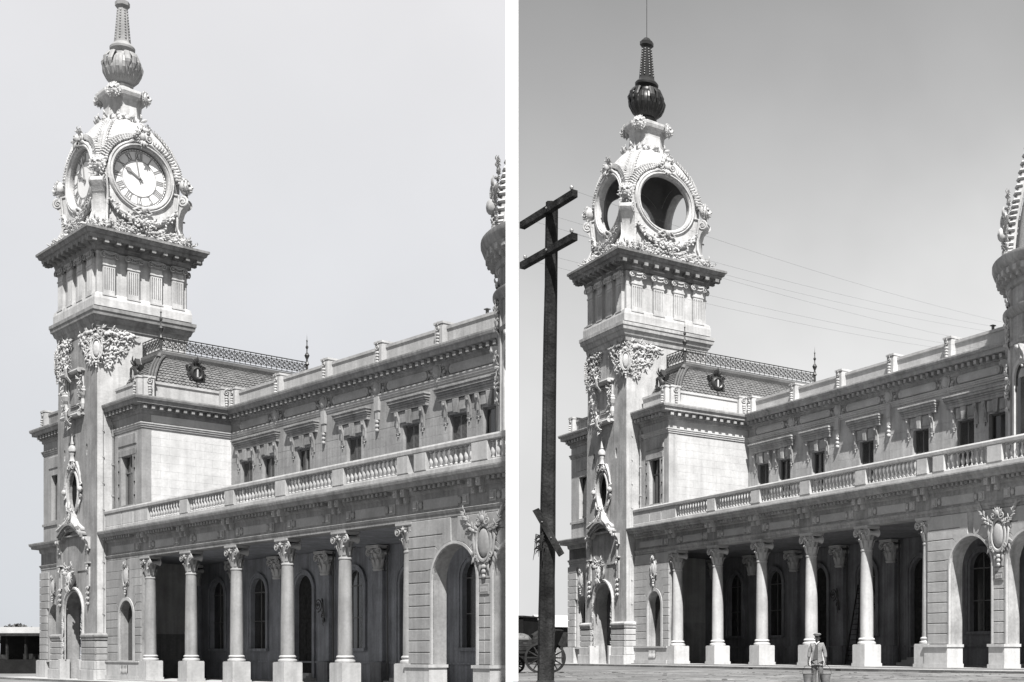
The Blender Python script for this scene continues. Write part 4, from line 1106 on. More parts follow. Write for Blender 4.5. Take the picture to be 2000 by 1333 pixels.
            aw = .14 if r_ > 1.5 else .26; ar = MB(); A0 = arch(cx, max(zsill, 1.47), zs, r_ + aw, 18); A1 = arch(cx, max(zsill, 1.47), zs, r_ - .0, 18)
            ar.prism(A0 + A1[::-1], y0 - .11, y0 + .05)
            ob('archivolt', ar, 'light', Wl)
        return Wl
    rusticated(0.0, 6.05, [(3.62, 1.12, 4.85, 1.45)], VW, VW + .85, 0, 9.06, 0, B, 'pavilion_ground_wall')
    ob('plinth_course', MB().box(0, 6.1, VW - .22, VW, 0, 1.36).box(0, 6.1, VW - .3, VW + .6, 1.36, 1.48).box(0, 6.1, VW - .32, VW, 0, .35), 'light', B)
    gr = ob('vent_shade_panel', MB().box(3.0, 4.2, VW - .235, VW - .225, .55, 1.15), 'dark', B)  # dark sheet on the plinth face, painted as the recess's shade
    for i in range(5): ob('vent_baluster', MB_cache('vbal', lambda: MB().lathe([(.03, 0), (.05, .1), (.06, .25), (.03, .45), (.05, .6)], seg=7)), 'light', B, (3.12 + i * .24, VW - .26, .55))
    ob('arched_window_pane', MB().box(2.4, 4.85, VW + .6, VW + .65, 1.4, 6.1), 'glass', B)
    Kc = ob('wall_cartouche', MB_cache('cart3', lambda: m_cartouche(1.15, 2.8, 14)), 'relief', B, (3.62, VW - .03, 7.75))
    # ---------------- corner arcade on the right
    AW = rusticated(38.35, XE, [(42.2, 1.8, 5.87, 0), (47.05, 1.8, 5.87, 0)], VW, VW + .9, 0, 9.06, 0, B, 'arcade_wall')
    for x0, x1 in ((38.3, 40.42), (43.98, 45.27), (48.83, 50.6)):
        x1 = min(x1, XE)
        if x0 < x1: ob('pier_plinth', MB().box(x0, x1, VW - .28, VW + .92, 0, 1.3).box(x0 - .06, x1 + .06, VW - .36, VW + .96, 1.3, 1.46).box(x0 - .05, x1 + .05, VW - .35, VW + .95, 0, .32), 'light', AW)
    ob('wall_cartouche', MB_cache('cart4', lambda: m_cartouche(2.0, 3.6, 24)), 'block', B, (44.68, VW - .04, 7.55)).scale = (1, .6, 1)
    b = MB(); r = random.Random(44)
    for sg in (-1, 1):
        b = MB()
        for k in range(26):
            t = k / 25; x = sg * (.35 + 1.15 * t); z = .3 + 1.15 * t - .25 * math.sin(PI * t)
            b.leaf(x, z, (PI / 2 - sg * .6) + r.choice((-1, 1)) * r.uniform(.3, .9), .34, y=-.06, w=.11, lift=.3)
        ob('laurel_spray', b, 'block', B, (44.68, VW - .1, 7.75))
    # small name plate on the pier (lettering worn, as in the photograph)
    Pl = ob('name_plate', MB().cbox(44.28, 45.0, VW - .13, VW - .05, 4.98, 5.52, .03), 'num', B)
    ob('plate_field', MB().box(44.37, 44.91, VW - .145, VW - .13, 5.12, 5.38), 'light', Pl)
    for i_, (dx, h_) in enumerate(((.07, .1), (.15, .12), (.24, .08), (.36, .16), (.46, .13), (.55, .16))):      # worn, unreadable lettering
        ob('plate_mark', MB().box(44.37 + dx * .8, 44.37 + dx * .8 + .035, VW - .152, VW - .145, 5.25 - h_ / 2, 5.25 + h_ / 2), 'num', Pl)
    # ---------------- portico interior
    bays = [3.5 + 6.26 * i for i in range(8)]
    doors = (2, 4, 6)
    YB = 8.3
    out = [(-.4, 0.1)]; hl = []
    for i, c in enumerate(bays):
        if i in doors: out += arch(c, 0.1, 6.5, 1.1)
        else: hl.append(arch(c, 2.35, 6.6, 1.05))
    out += [(XE, 0.1), (XE, 9.1), (-.4, 9.1)]
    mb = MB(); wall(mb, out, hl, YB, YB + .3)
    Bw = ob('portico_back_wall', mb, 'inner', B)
    for i, c in enumerate(bays):
        zs, z0, r_ = (6.5, .1, 1.1) if i in doors else (6.6, 2.35, 1.05)
        ar = MB().prism(arch(c, z0, zs, r_ + .34, 18) + arch(c, z0, zs, r_, 18)[::-1], YB - .12, YB + .02).prism(arch(c, z0, zs, r_ + .38, 18) + arch(c, z0, zs, r_ + .22, 18)[::-1], YB - .19, YB - .1)
        ob('arch_moulding', ar, 'inner', Bw)
        if i in doors:
            d_ = ob('panelled_door', MB().box(c - r_, c + r_, YB + .24, YB + .28, .1, 7.7), 'wagon', Bw)
            for sx_ in (-.52, .52):
                for z0_, z1_ in ((.6, 2.0), (2.3, 4.2), (4.5, 6.2)): ob('door_panel', MB().cbox(c + sx_ - .38, c + sx_ + .38, YB + .19, YB + .24, z0_, z1_, .03), 'wagon', d_)
            ob('door_step', MB().box(c - 1.5, c + 1.5, YB - 1.1, YB, .1, .28).box(c - 1.35, c + 1.35, YB - .75, YB, .28, .46).box(c - 1.2, c + 1.2, YB - .4, YB, .46, .64), 'pave', Bw)
        else:
            ob('blind_panel', MB().box(c - r_, c + r_, YB + .24, YB + .28, 2.3, 7.7), 'glass', Bw)
            ob('sash_bar', MB().box(c - .04, c + .04, YB + .18, YB + .24, 2.35, 7.6).box(c - r_, c + r_, YB + .18, YB + .24, 6.55, 6.63).box(c - r_, c + r_, YB + .18, YB + .24, 4.4, 4.46), 'shut', Bw)
            ob('window_sill', MB().box(c - 1.45, c + 1.45, YB - .28, YB, 2.18, 2.38), 'inner', Bw)
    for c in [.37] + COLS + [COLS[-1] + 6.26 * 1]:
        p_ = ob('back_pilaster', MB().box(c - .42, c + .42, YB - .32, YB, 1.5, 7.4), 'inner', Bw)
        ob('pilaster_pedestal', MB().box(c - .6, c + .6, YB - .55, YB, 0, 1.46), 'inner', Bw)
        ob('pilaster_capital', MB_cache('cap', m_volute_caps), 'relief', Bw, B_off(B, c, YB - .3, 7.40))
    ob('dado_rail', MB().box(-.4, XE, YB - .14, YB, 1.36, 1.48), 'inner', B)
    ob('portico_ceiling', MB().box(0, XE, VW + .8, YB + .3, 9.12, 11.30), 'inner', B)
    ob('portico_end_wall', MB().box(-.35, .0 - .02, 1.0, YB, 0, 9.12), 'inner', B)
    ob('portico_floor', MB().box(-.3, XE, .2, YB + .3, -.3, .1), 'pave', B)
    mb = MB(); mb.T = lambda p: (19.05 + p[0] * 1.0, YB - .38 + p[1], 5.1 + p[2])
    mb.spiral(-.15, .25, .48, 2.0, 1, .05, -.35, start=-PI / 2, grow=.1); mb.tube([(-.05, -.1, .7), (.25, -.25, .45), (.28, -.2, -.2), (.2, -.05, -.9)], .05, 6)
    mb.spiral(.12, -.45, .22, 1.6, -1, .035, -.15); mb.sph((-.15, -.42, .25), .1); mb.foliage(random.Random(3), .22, -.5, .12, .5, 12, .22, y=-.1)
    mb.T = None
    ob('wrought_iron_bracket', mb, 'iron', B)
    ob('downpipe', MB().tube([(19.95, YB - .2, 9), (19.95, YB - .2, .2)], .06, 6).tube([(26.25, YB - .2, 9), (26.25, YB - .2, .2)], .06, 6), 'iron', B)
    return B
def B_off(B, x, y, z):       # children of a part that itself sits at the thing's origin
    b = BASE[B.name]; return (x, y, z) if False else (x, y, z)
def lat(prof, seg):
    mb = MB(); mb.T = lambda p: (p[0], p[2], p[1]); return mb.lathe(prof, seg=seg)
def m_shield():
    mb = MB(); mb.sph((0, -.14, 0), (.32, .2, .42), 12, 7)
    mb.tube([(x, -.12, z) for x, z in oval(0, 0, .38, .48, 20)], .06, 6, closed=True)
    r = random.Random(6)
    for sg in (-1, 1):
        mb.spiral(sg * .36, .50, .16, 1.4, sg, .045, -.12, start=PI / 2); mb.sph((sg * .72, -.12, -.1), .12, 7, 5); mb.spiral(sg * .56, -.25, .16, 1.3, -sg, .045, -.08)
        for i in range(4): mb.leaf(sg * .42, .3 - .2 * i, (0 if sg > 0 else PI) + sg * (.5 - .3 * i), .26, w=.11)
    for i in range(3): mb.leaf(0, .45, PI / 2 + (i - 1) * .5, .36, y=-.12, w=.16)
    mb.leaf(0, -.4, -PI / 2, .35, w=.25)
    return mb
def m_dormer():
    mb = MB(); mb.T = lambda p: (p[0], p[2], p[1])
    mb.lathe([(.26, .9), (.26, -.38), (.34, -.44), (.44, -.36), (.5, -.2), (.5, 1.0)], seg=20, cap=False)
    mb.T = None
    q = [(0, 1.0), (.2, .62), (.62, .5), (.5, .1), (.62, -.1), (.42, -.45), (.12, -.62), (0, -1.0)]
    pts = q + [(-x, z) for x, z in q[::-1][1:-1]]
    inn = oval(0, 0, .33, .33, 16)
    wall(mb, pts, [inn], -.22, .15)
    for sg in (-1, 1): mb.spiral(sg * .45, .35, .18, 1.4, sg, .05, -.25); mb.spiral(sg * .4, -.35, .16, 1.4, -sg, .05, -.25); mb.leaf(sg * .1, .5, PI / 2 - sg * .5, .5, y=-.2)
    mb.leaf(0, .55, PI / 2, .6, y=-.2); mb.leaf(0, -.5, -PI / 2, .5, y=-.2)
    mb.box(-.45, .45, .1, 1.0, -.3, .3)
    return mb
def m_cresting():
    mb = MB()
    mb.tube([(-.235, 0, 0), (-.235, 0, 1.02)], .034, 4)
    mb.tube([(.16 * math.cos(a), 0, .52 + .16 * math.sin(a)) for a in [PI * 2 * i / 12 for i in range(12)]], .036, 4, closed=True)
    for sg in (-1, 1):
        mb.tube([(sg * .22, 0, .2), (sg * .12, 0, .3), (0, 0, .34)], .032, 4); mb.tube([(sg * .22, 0, .84), (sg * .12, 0, .74), (0, 0, .70)], .032, 4)
    mb.tube([(0, 0, .85), (0, 0, .68)], .032, 4); mb.tube([(0, 0, .36), (0, 0, .18)], .032, 4)
    mb.tube([(.08 * math.cos(a), 0, .52 + .08 * math.sin(a)) for a in [PI * 2 * i / 8 for i in range(7)]], .032, 4)
    return mb
def shingles(rp):
    mb = MB(); rr = random.Random(5)
    # arc-length rows along the profile
    L = [0]
    for a, b in zip(rp[:-1], rp[1:]): L.append(L[-1] + math.dist(a, b))
    def at(s):
        for i in range(len(L) - 1):
            if s <= L[i + 1]: 
                t = (s - L[i]) / (L[i + 1] - L[i]); return rp[i][0] + (rp[i + 1][0] - rp[i][0]) * t, rp[i][1] + (rp[i + 1][1] - rp[i][1]) * t
        return rp[-1]
    tw, th = .34, .235; rows = int(L[-1] / th)
    for k in range(2, rows):
        s0 = k * th
        o0, z0 = at(s0 - .02); o1, z1 = at(s0 + th * 1.05)
        for side in (0, 1):
            length = 12.7 if side == 0 else 3.0
            n = int((length + o0) / tw)
            for i in range(n):
                c = -o0 + (i + .5 + (k % 2) * .5) * tw
                if c > length: continue
                e = .05 + rr.uniform(0, .025)
                sh = [(-.5, 1), (-.5, .35), (-.25, .06), (0, 0), (.25, .06), (.5, .35), (.5, 1)]
                vs = []
                for x, t in sh:
                    o = o0 + (o1 - o0) * t + e * (1 - t) + .012; z = z0 + (z1 - z0) * t + e * .5 * (1 - t)
                    if side == 0: vs.append((3.05 + o, 3.8 + c + x * tw * .93, z))
                    else: vs.append((3.05 - c - x * tw * .93, 3.8 - o, z))
                m = [(v[0] - (.03 if side == 0 else 0), v[1] + (.03 if side else 0), v[2] - .02) for v in vs]
                mb.add(vs + m, [tuple(range(7))] + [(j, j + 1, 8 + j, 7 + j) for j in range(6)])
    return mb

# ================================================================== ROUND CORNER TOWER
def build_round(FM, variant):
    cx, cy, r = 44.62, 8.0, 4.8
    T = thing('round_tower', 'round domed corner tower cut by the right edge of the view' if variant == 'R' else 'round domed corner tower cut off beside the white post', 'tower', FM, (cx, cy, 11.3))
    def dr(prof, seg=64, mat='trim', name='drum_wall', sm=True): return ob(name, MB().lathe(prof, cx, cy, seg), mat, T, smooth=sm)
    dr([(r, 11.3), (r, 22.6)])
    dr([(r, 18.9), (r + .12, 18.95), (r + .18, 19.15), (r, 19.2)], name='drum_moulding')
    dr([(r, 20.6), (r + .1, 20.65), (r + .28, 20.9), (r + .34, 21.0), (r + .34, 21.12), (r, 21.25)], name='drum_moulding')
    dr([(r, 22.3), (r + .14, 22.4), (r + .2, 22.75), (r + .5, 23.0), (r + .62, 23.1), (r + .70, 23.35), (r + .86, 23.45), (r + .98, 23.75), (r + .98, 23.95), (r + .6, 24.1), (r - .3, 24.2), (0, 24.25)], name='ring_cornice')
    for k in range(48):
        a = 2 * PI * k / 48
        ob('ring_modillion', MB_cache('rmod', lambda: MB().box(-.14, .14, -.72, 0, 0, .32).box(-.1, .1, -.5, 0, -.25, 0)), 'relief', T, (cx + r * math.sin(a), cy - r * math.cos(a), 22.95), a)
    prof = [(4.75, 24.2), (4.7, 24.9), (4.55, 26.4), (4.32, 27.6), (3.98, 29.2), (3.55, 31.0), (2.9, 33.0), (2.1, 34.8), (1.4, 36.0), (1.2, 36.6), (1.35, 36.8), (1.0, 37.4), (.5, 39.5), (0, 41)]
    dr([(a - .35, b) for a, b in prof[:-1]] + [(0, 40.6)], 48, 'relief', 'dome')
    for k in range(8):
        a0 = 2 * PI * k / 8 + .26
        mb = MB()
        pts = [(cx + q * math.sin(a0), cy - q * math.cos(a0), z) for q, z in prof[:9]]
        mb.tube(pts, [(.34, .22)] * 9, 8, ref=(math.sin(a0), -math.cos(a0), .1))
        for i in range(30):
            t = i / 29 * 7.99; j = int(t); p = Vector(pts[j]).lerp(Vector(pts[j + 1]), t - j)
            n = Vector((math.sin(a0), -math.cos(a0), 0)); s_ = Vector((math.cos(a0), math.sin(a0), 0))
            mb.tube([p - s_ * .36, p - s_ * .2 + n * .28, p + s_ * .2 + n * .28, p + s_ * .36], .10, 5, ref=(0, 0, 1))
        ob('dome_rib', mb, 'light', T)
        q = 5.05
        ob('rib_foot_ornament', MB_cache('rfo', lambda: ribfoot()), 'relief', T, (cx + q * math.sin(a0), cy - q * math.cos(a0), 24.2), a0)
        # strip of foliage down the drum under each rib
        mb = MB(); rr = random.Random(k + 50); mb.T = cyl_T(cx, cy, r, a0)
        mb.box(-.32, .32, -.10, 0, 13, 22.4)
        for i in range(46): mb.leaf(rr.uniform(-.2, .2), rr.uniform(15, 22.3), PI / 2 + rr.uniform(-1.6, 1.6), rr.uniform(.35, .6), y=-.12, w=.22)
        ob('foliage_strip', mb, 'relief', T)
        # arched recess with surround
        mb = MB(); mb.T = cyl_T(cx, cy, r, a0 + PI / 8)
        A = arch(0, 11.6, 16.9, .85, 14)
        mb.prism(arch(0, 11.6, 16.9, 1.12, 14) + A[::-1], -.16, 0)
        ob('arched_surround', mb, 'light', T)
        mb = MB(); mb.T = cyl_T(cx, cy, r, a0 + PI / 8)
        for x0, x1 in ((-.85, -.3), (-.3, .3), (.3, .85)):
            mb.box(x0, x1, -.03, .05, 11.6, 16.9)
        mb.prism(arch(0, 16.85, 16.9, .85, 14), -.03, .05)
        ob('window_pane', mb, 'glass', T)
        ob('keystone_scroll', MB_cache('kss', lambda: m_console(.5, 1.3, .5, 1)), 'orn', T, (cx + (r) * math.sin(a0 + PI / 8), cy - r * math.cos(a0 + PI / 8), 18.7), a0 + PI / 8)
    return T
def ribfoot():
    mb = MB(); r = random.Random(77)
    mb.box(-.6, .6, -.25, .4, 0, .25)
    mb.foliage(r, 0, 1.1, .5, 1.0, 60, .4, y=.05, lift=.45)
    mb.spiral(-.4, 2.3, .4, 1.5, 1, .1, -.1); mb.spiral(.4, 2.3, .4, 1.5, -1, .1, -.1)
    mb.foliage(r, 0, 3.1, .3, 1.0, 36, .36, y=.25, lift=.5)
    mb.leaf(0, 2.2, PI / 2, .9, y=.1, w=.4)
    mb.sph((0, -.25, 1.4), (.32, .3, .42), 9, 6)
    return mb
# ================================================================== GROUND
K_RAY = (1000 - CX_PX) / F_PX
def px(x, y, Y): return ((x - CX_PX) / F_PX * Y, Y, (HY_PX - y) / F_PX * Y)
ZR, ZL = -1.15, -2.27
struct('road', MB().add([(-K_RAY * 200, -200, ZR), (4000, -200, ZR), (4000, 4000, ZR), (K_RAY * 4000, 4000, ZR)], [(0, 1, 2, 3)]), 'road')
struct('lower_ground', MB().add([(-K_RAY * 200, -200, ZL), (K_RAY * 4000, 4000, ZL), (-6000, 4000, ZL), (-6000, -200, ZL)], [(0, 1, 2, 3)]), 'road2')
struct('terrace_bank', MB().add([(-K_RAY * 200, -200, ZR), (K_RAY * 4000, 4000, ZR), (K_RAY * 4000, 4000, ZL), (-K_RAY * 200, -200, ZL)], [(0, 1, 2, 3)]), 'kerb')
def pavement(FM, tagname):
    r = random.Random(3)
    g = struct('pavement', MB().box(-17, 50, -1.55, 1.6, -.3, -.002), 'pave')
    m, loc, rz, sc = FM
    g.location = loc; g.rotation_euler = (0, 0, rz); g.scale = sc
    x = -17.0
    while x < 50:
        L = r.uniform(.9, 1.4)
        k = ob('kerb_stone', MB().box(x + .012, min(50, x + L) - .012, -1.80 - r.uniform(0, .03), -1.55, -.34, .0 - r.uniform(.0, .02)), 'kerb', g)
        x += L
    for u in (22.3, 32.5): ob('drain_hole', MB().box(u, u + .5, -1.86, -1.82, -.15, -.06), 'dark', g)
    r = random.Random(5); x = -17.0
    mb = MB()
    while x < 49.5:
        mb.cbox(x + .01, x + 1.49, 0, 1, 0, 1) if False else mb.add([(x + .012, -1.53, .006), (x + 1.48, -1.53, .006), (x + 1.48, 1.58, .006), (x + .012, 1.58, .006)], [(0, 1, 2, 3)])
        x += 1.5
    ob('paving_slab', mb, 'pave', g, kind='stuff')
    return g
paveR = pavement(FR, 'R'); paveL = pavement(FL, 'L')
tR = build_tower(FR, 'R'); sR = build_station(FR, 'R'); cR = build_round(FR, 'R')
tL = build_tower(FL, 'L'); sL = build_station(FL, 'L'); cL = build_round(FL, 'L')

# ---- the left building is cut along a camera sight plane behind the divider
bpy.context.view_layer.update()
nrm = Vector((1, -K_RAY, 0)).normalized()
def kids(o): return [c for c in bpy.data.objects if c.parent == o]
def clip(root):
    order = [root] + list(root.children_recursive)
    dead = []
    for o in order:
        if o.type != 'MESH' or not len(o.data.vertices): continue
        mw = o.matrix_world
        ds = [nrm.dot(mw @ Vector(c)) for c in o.bound_box]
        if min(ds) > 0: dead.append(o); continue
        if max(ds) <= 0: continue
        me = o.data.copy(); bm = bmesh.new(); bm.from_mesh(me)
        co = mw.inverted() @ Vector((0, 0, 0)); no = (mw.to_3x3().transposed() @ nrm).normalized()
        q = bmesh.ops.bisect_plane(bm, geom=bm.verts[:] + bm.edges[:] + bm.faces[:], dist=1e-4, plane_co=co, plane_no=no, clear_outer=True)
        ed = [e for e in q['geom_cut'] if isinstance(e, bmesh.types.BMEdge)]
        try: bmesh.ops.holes_fill(bm, edges=ed, sides=0)
        except Exception: pass
        if not bm.faces: dead.append(o)
        bm.to_mesh(me); bm.free(); o.data = me
    dd = set(dead)
    for o in order:
        if o not in dd and o.parent in dd:
            mw = o.matrix_world.copy(); p = o.parent
            while p in dd: p = p.parent
            o.parent = p; o.matrix_parent_inverse = Matrix(); o.matrix_world = mw
    for o in dead: bpy.data.objects.remove(o, do_unlink=True)
for r_ in (tL, sL, cL, paveL): clip(r_)
swap = {M[k]: M[k + 'L'] for k in ('stone', 'block', 'trim', 'relief', 'light', 'inner', 'orn')}  # these darker copies carry the left front's shade in their colour
keep = ('belvedere', 'pilaster', 'pavilion_side_wall', 'dome', 'clock', 'ashlar_facing', 'round_opening', 'crest_scroll', 'fruit', 'leaf_fest', 'corner_volute', 'corner_mask', 'beaded', 'ribbon_knot', 'lion', 'acanthus_collar', 'corner_cart', 'corner_foliage')  # lit sides and upper carving keep the lighter tone
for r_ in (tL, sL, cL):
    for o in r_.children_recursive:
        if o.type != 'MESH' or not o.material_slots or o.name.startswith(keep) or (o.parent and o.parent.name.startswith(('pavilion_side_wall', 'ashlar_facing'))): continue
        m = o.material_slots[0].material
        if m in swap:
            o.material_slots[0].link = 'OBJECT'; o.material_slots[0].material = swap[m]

# white post added as the divider strip between the two halves
yp = 47.8; xa = (988 - CX_PX) / F_PX; xb = (1012 - CX_PX) / F_PX
pm = MB()
pv = [(xa * yp, yp), (xb * yp, yp), (xb * (yp + .12), yp + .12), (xa * (yp + .12), yp + .12)]
pm.add([(x, y, -2.3) for x, y in pv] + [(x, y, 29.0) for x, y in pv], [(0, 1, 5, 4), (1, 2, 6, 5), (2, 3, 7, 6), (3, 0, 4, 7), (4, 5, 6, 7), (3, 2, 1, 0)])
o = ob('divider_post', pm, 'paint'); o['label'] = 'tall narrow plain white post added as a divider between the two views'; o['category'] = 'post'

# ================================================================== FOREGROUND UTILITY POLE (right)
Tp = thing('utility_pole', 'dark leaning timber utility pole with two crossarms in front of the stone tower', 'utility pole', loc=(-9.60, 27, ZR))
def wob(mb, r, a=.01):
    mb.v = [(x + r.uniform(-a, a), y + r.uniform(-a, a), z + r.uniform(-a, a)) for x, y, z in mb.v]; return mb
r = random.Random(1)
mb = MB(); mb.tube([(.012 * i, 0, 11.25 * i / 12) for i in range(13)], [(.185 - .0048 * i, .17 - .004 * i) for i in range(13)], 8, ref=(.3, -1, 0))
ob('pole_shaft', wob(mb, r, .006), 'wood', Tp)
ob('pole_butt', MB().lathe([(.24, -.2), (.23, .45), (.19, .52)], 0, 0, 8), 'wood', Tp)
for z in (11.03, 10.10):
    a = Vector((-.93, 1.0, z)); b = Vector((.95, -.98, z))
    d = (b - a).normalized(); mb = MB()
    s_ = Vector((-d.y, d.x, 0)) * .06
    q = Vector((.08, -.14, 0)) * 1.1
    vs = [a + s_ + q, a - s_ + q, b - s_ + q, b + s_ + q]
    mb.add([tuple(v + Vector((0, 0, -.075))) for v in vs] + [tuple(v + Vector((0, 0, .075))) for v in vs], [(0, 1, 2, 3), (4, 7, 6, 5), (0, 4, 5, 1), (1, 5, 6, 2), (2, 6, 7, 3), (3, 7, 4, 0)])
    ca = ob('crossarm', mb, 'wood', Tp)
    for t in (.94,) if z > 10.5 else (.06, .94):
        p = a.lerp(b, t) + q
        ob('insulator', MB_cache('insul', lambda: MB().lathe([(.012, 0), (.012, .06), (.035, .06), (.045, .1), (.03, .14), (0, .16)], seg=8)), 'tin', ca, (p.x, p.y, p.z + .07))
mb = MB(); mb.add([(-.06 + .02, -.26, 4.27), (.06, -.26, 4.33), (.53, -.24, 3.36), (.42, -.24, 3.28)] + [(-.06 + .02, -.21, 4.27), (.06, -.21, 4.33), (.53, -.19, 3.36), (.42, -.19, 3.28)],
                  [(0, 1, 2, 3), (7, 6, 5, 4), (0, 4, 5, 1), (1, 5, 6, 2), (2, 6, 7, 3), (3, 7, 4, 0)])
for i in range(3):
    pass
mb2 = MB(); mb2.add([(-.20, -.26, 4.30), (-.07, -.26, 4.36), (.49, -.25, 3.36), (.38, -.25, 3.28)] + [(-.20, -.20, 4.30), (-.07, -.20, 4.36), (.49, -.19, 3.36), (.38, -.19, 3.28)],
                   [(0, 1, 2, 3), (7, 6, 5, 4), (0, 4, 5, 1), (1, 5, 6, 2), (2, 6, 7, 3), (3, 7, 4, 0)])
pl = ob('broken_board', mb2, 'wood', Tp)
ob('board_nail', MB().sph((.02, -.27, 4.05), .018, 6, 4), 'tin', pl); ob('board_nail', MB().sph((.22, -.27, 3.7), .018, 6, 4), 'tin', pl)
for z in (11.03, 10.10): ob('crossarm_bolt', MB().tube([(.12, -.30, z), (.12, .2, z)], .022, 6, ref=(0, 0, 1)), 'tin', Tp)
for z0_ in (2.2, 5.4, 7.7): ob('timber_split', MB().add([(.02 + .012 * z0_, -.176, z0_), (.035 + .012 * z0_, -.178, z0_ + .7), (.025 + .012 * z0_, -.172, z0_ + 1.5), (.012 + .012 * z0_, -.172, z0_ + .6)], [(0, 1, 2, 3)]), 'dark', Tp)
mb = MB()
for i in range(34):
    x, z = r.uniform(-.14, .1), r.uniform(3.45, 3.85)
    mb.tube([(x * .4, -.17, z), (x * .8 - .05, -.22, z - r.uniform(-.05, .1)), (x - .06, -.25, z - r.uniform(.0, .32))], [.02, .014, .004], 4)
ob('frayed_splinters', mb, 'wagon', Tp)
# far support, out of frame on the right, and the wires
Tq = thing('utility_pole', 'second timber utility pole beyond the right edge of the view', 'utility pole', loc=(3.4, 50, ZR))
ob('pole_shaft', MB().lathe([(.17, 0), (.12, 14.6), (0, 14.62)], seg=8), 'wood', Tq)
ob('crossarm', MB().box(-1.1, 1.1, -.06, .06, 14.1, 14.25).box(-1.1, 1.1, -.06, .06, 13.2, 13.35), 'wood', Tq)
lab = ['uppermost of the thin overhead wires crossing the grey sky', 'second thin overhead wire from the top in the grey sky', 'third thin overhead wire from the top in the grey sky',
       'fourth thin overhead wire from the top in the grey sky', 'fifth thin overhead wire from the top, just above the lowest', 'lowest thin overhead wire, nearest the parapet']
for i, (z0, t, xe, ze) in enumerate(((11.03, .94, 1.0, 14.2), (11.03, .3, 0.4, 14.2), (11.03, .06, -.9, 14.2), (10.1, .94, 1.0, 13.3), (10.1, .3, .4, 13.3), (10.1, .06, -.9, 13.3))):
    a = Vector((-9.60 - .93 + 1.88 * t + .09, 27 + 1.0 - 1.98 * t - .15, ZR + z0 + .12)); b = Vector((3.4 + xe, 50, ZR + ze + .05))
    pts = []
    for k in range(17):
        q = k / 16; p = a.lerp(b, q); p.z -= 1.1 * q * (1 - q) * 1.2; pts.append(tuple(p))
    w = ob('overhead_wire', MB().tube(pts, .0024, 4, ref=(0, 0, 1)), 'zinc')
    w['label'] = lab[i]; w['category'] = 'wire'; w['group'] = 'overhead wires'

# ================================================================== WAGON (right, behind the pole)
Yw = 66.0
Wg = thing('horse_wagon', 'dark timber wagon with tall spoked wheels parked behind the utility pole', 'wagon', loc=(-24.2, Yw, ZR))
def wheel(rad, nm, x, y):
    mb = MB(); mb.T = lambda p: (p[0], p[2], p[1]); n = 28
    mb.lathe([(rad - .12, -.05), (rad, -.05), (rad, .05), (rad - .12, .05), (rad - .12, -.05)], seg=n)
    rim = ob('wheel', mb, 'wagon', Wg, (x, y, rad))
    ob('hub', lat([(0, -.16), (.07, -.16), (.12, -.06), (.12, .06), (.07, .16), (0, .16)], 12), 'wagon', rim)
    for k in range(12):
        a = 2 * PI * k / 12
        ob('spoke', MB_cache('spoke%s' % nm, lambda: MB().tube([(.08, 0, 0), (rad - .07, 0, 0)], [(.045, .035), (.036, .03)], 6)), 'wagon', rim, ry=a)
    return rim
wheel(.84, 'a', .75, -.85); wheel(.84, 'a', .75, .75); wheel(.46, 'b', -1.15, -.85); wheel(.46, 'b', -1.15, .75)
ob('axle', MB().tube([(.75, -.9, .84), (.75, .8, .84)], .045, 6, ref=(0, 0, 1)).tube([(-1.15, -.9, .46), (-1.15, .8, .46)], .045, 6, ref=(0, 0, 1)).box(-1.3, .9, -.1, .1, .95, 1.05), 'wagon', Wg)
ob('wagon_bed', MB().box(-1.22, 1.1, -.7, .62, 1.12, 1.24), 'wagon', Wg)
for i in range(3):
    ob('side_board', MB().box(-1.22, 1.1, -.74, -.70, 1.26 + .2 * i, 1.44 + .2 * i), 'wagon', Wg); ob('side_board', MB().box(-1.22, 1.1, .62, .66, 1.26 + .2 * i, 1.44 + .2 * i), 'wagon', Wg)
ob('load_sheet', wob(MB().sph((-.6, -.1, 1.75), (.62, .6, .42), 14, 8), r, .05), 'canvas', Wg)
ob('load_sack', wob(MB().sph((.55, -.1, 1.9), (.55, .55, .45), 14, 8), r, .06), 'wagon', Wg)
ob('seat_back', MB().prism([(.9, 1.3), (1.1, 1.3), (1.55, 2.35), (1.42, 2.4)], -.7, .6), 'wagon', Wg)
ob('brake_lever', MB().tube([(1.25, -.8, .9), (1.45, -.85, 1.6)], .03, 5), 'wagon', Wg)

# ================================================================== SHEDS AND FENCES IN THE DISTANCE
Sh = thing('gabled_shed', 'low gabled shed with pale metal roof left of the stone tower base, behind the wagon', 'shed', loc=(-53.0, 146, ZR), rz=math.atan2(5.4, 8))
ob('shed_wall', MB().box(0, 12.5, -4.6, 4.6, 0, 4.25), 'wagon', Sh)
ob('gable_end', MB().add([(0, -4.6, 4.25), (0, 4.6, 4.25), (0, 0, 5.6), (.2, -4.6, 4.25), (.2, 4.6, 4.25), (.2, 0, 5.6)], [(0, 1, 2), (5, 4, 3), (0, 3, 4, 1), (1, 4, 5, 2), (2, 5, 3, 0)]), 'wagon', Sh)
for sg in (-1, 1):
    rb = ob('roof_slope', MB().add([(-.4, sg * 5.0, 4.13), (13, sg * 5.0, 4.13), (13, 0, 5.62), (-.4, 0, 5.62), (-.4, sg * 5.0, 4.20), (13, sg * 5.0, 4.20), (13, 0, 5.70), (-.4, 0, 5.70)], [(0, 1, 2, 3), (7, 6, 5, 4), (0, 4, 5, 1), (1, 5, 6, 2), (2, 6, 7, 3), (3, 7, 4, 0)]), 'tinroof', Sh)
o = thing('dark_hut', 'dark flat-roofed hut beside the white post, behind the wagon', 'hut', loc=(-45.1, 120, ZR))
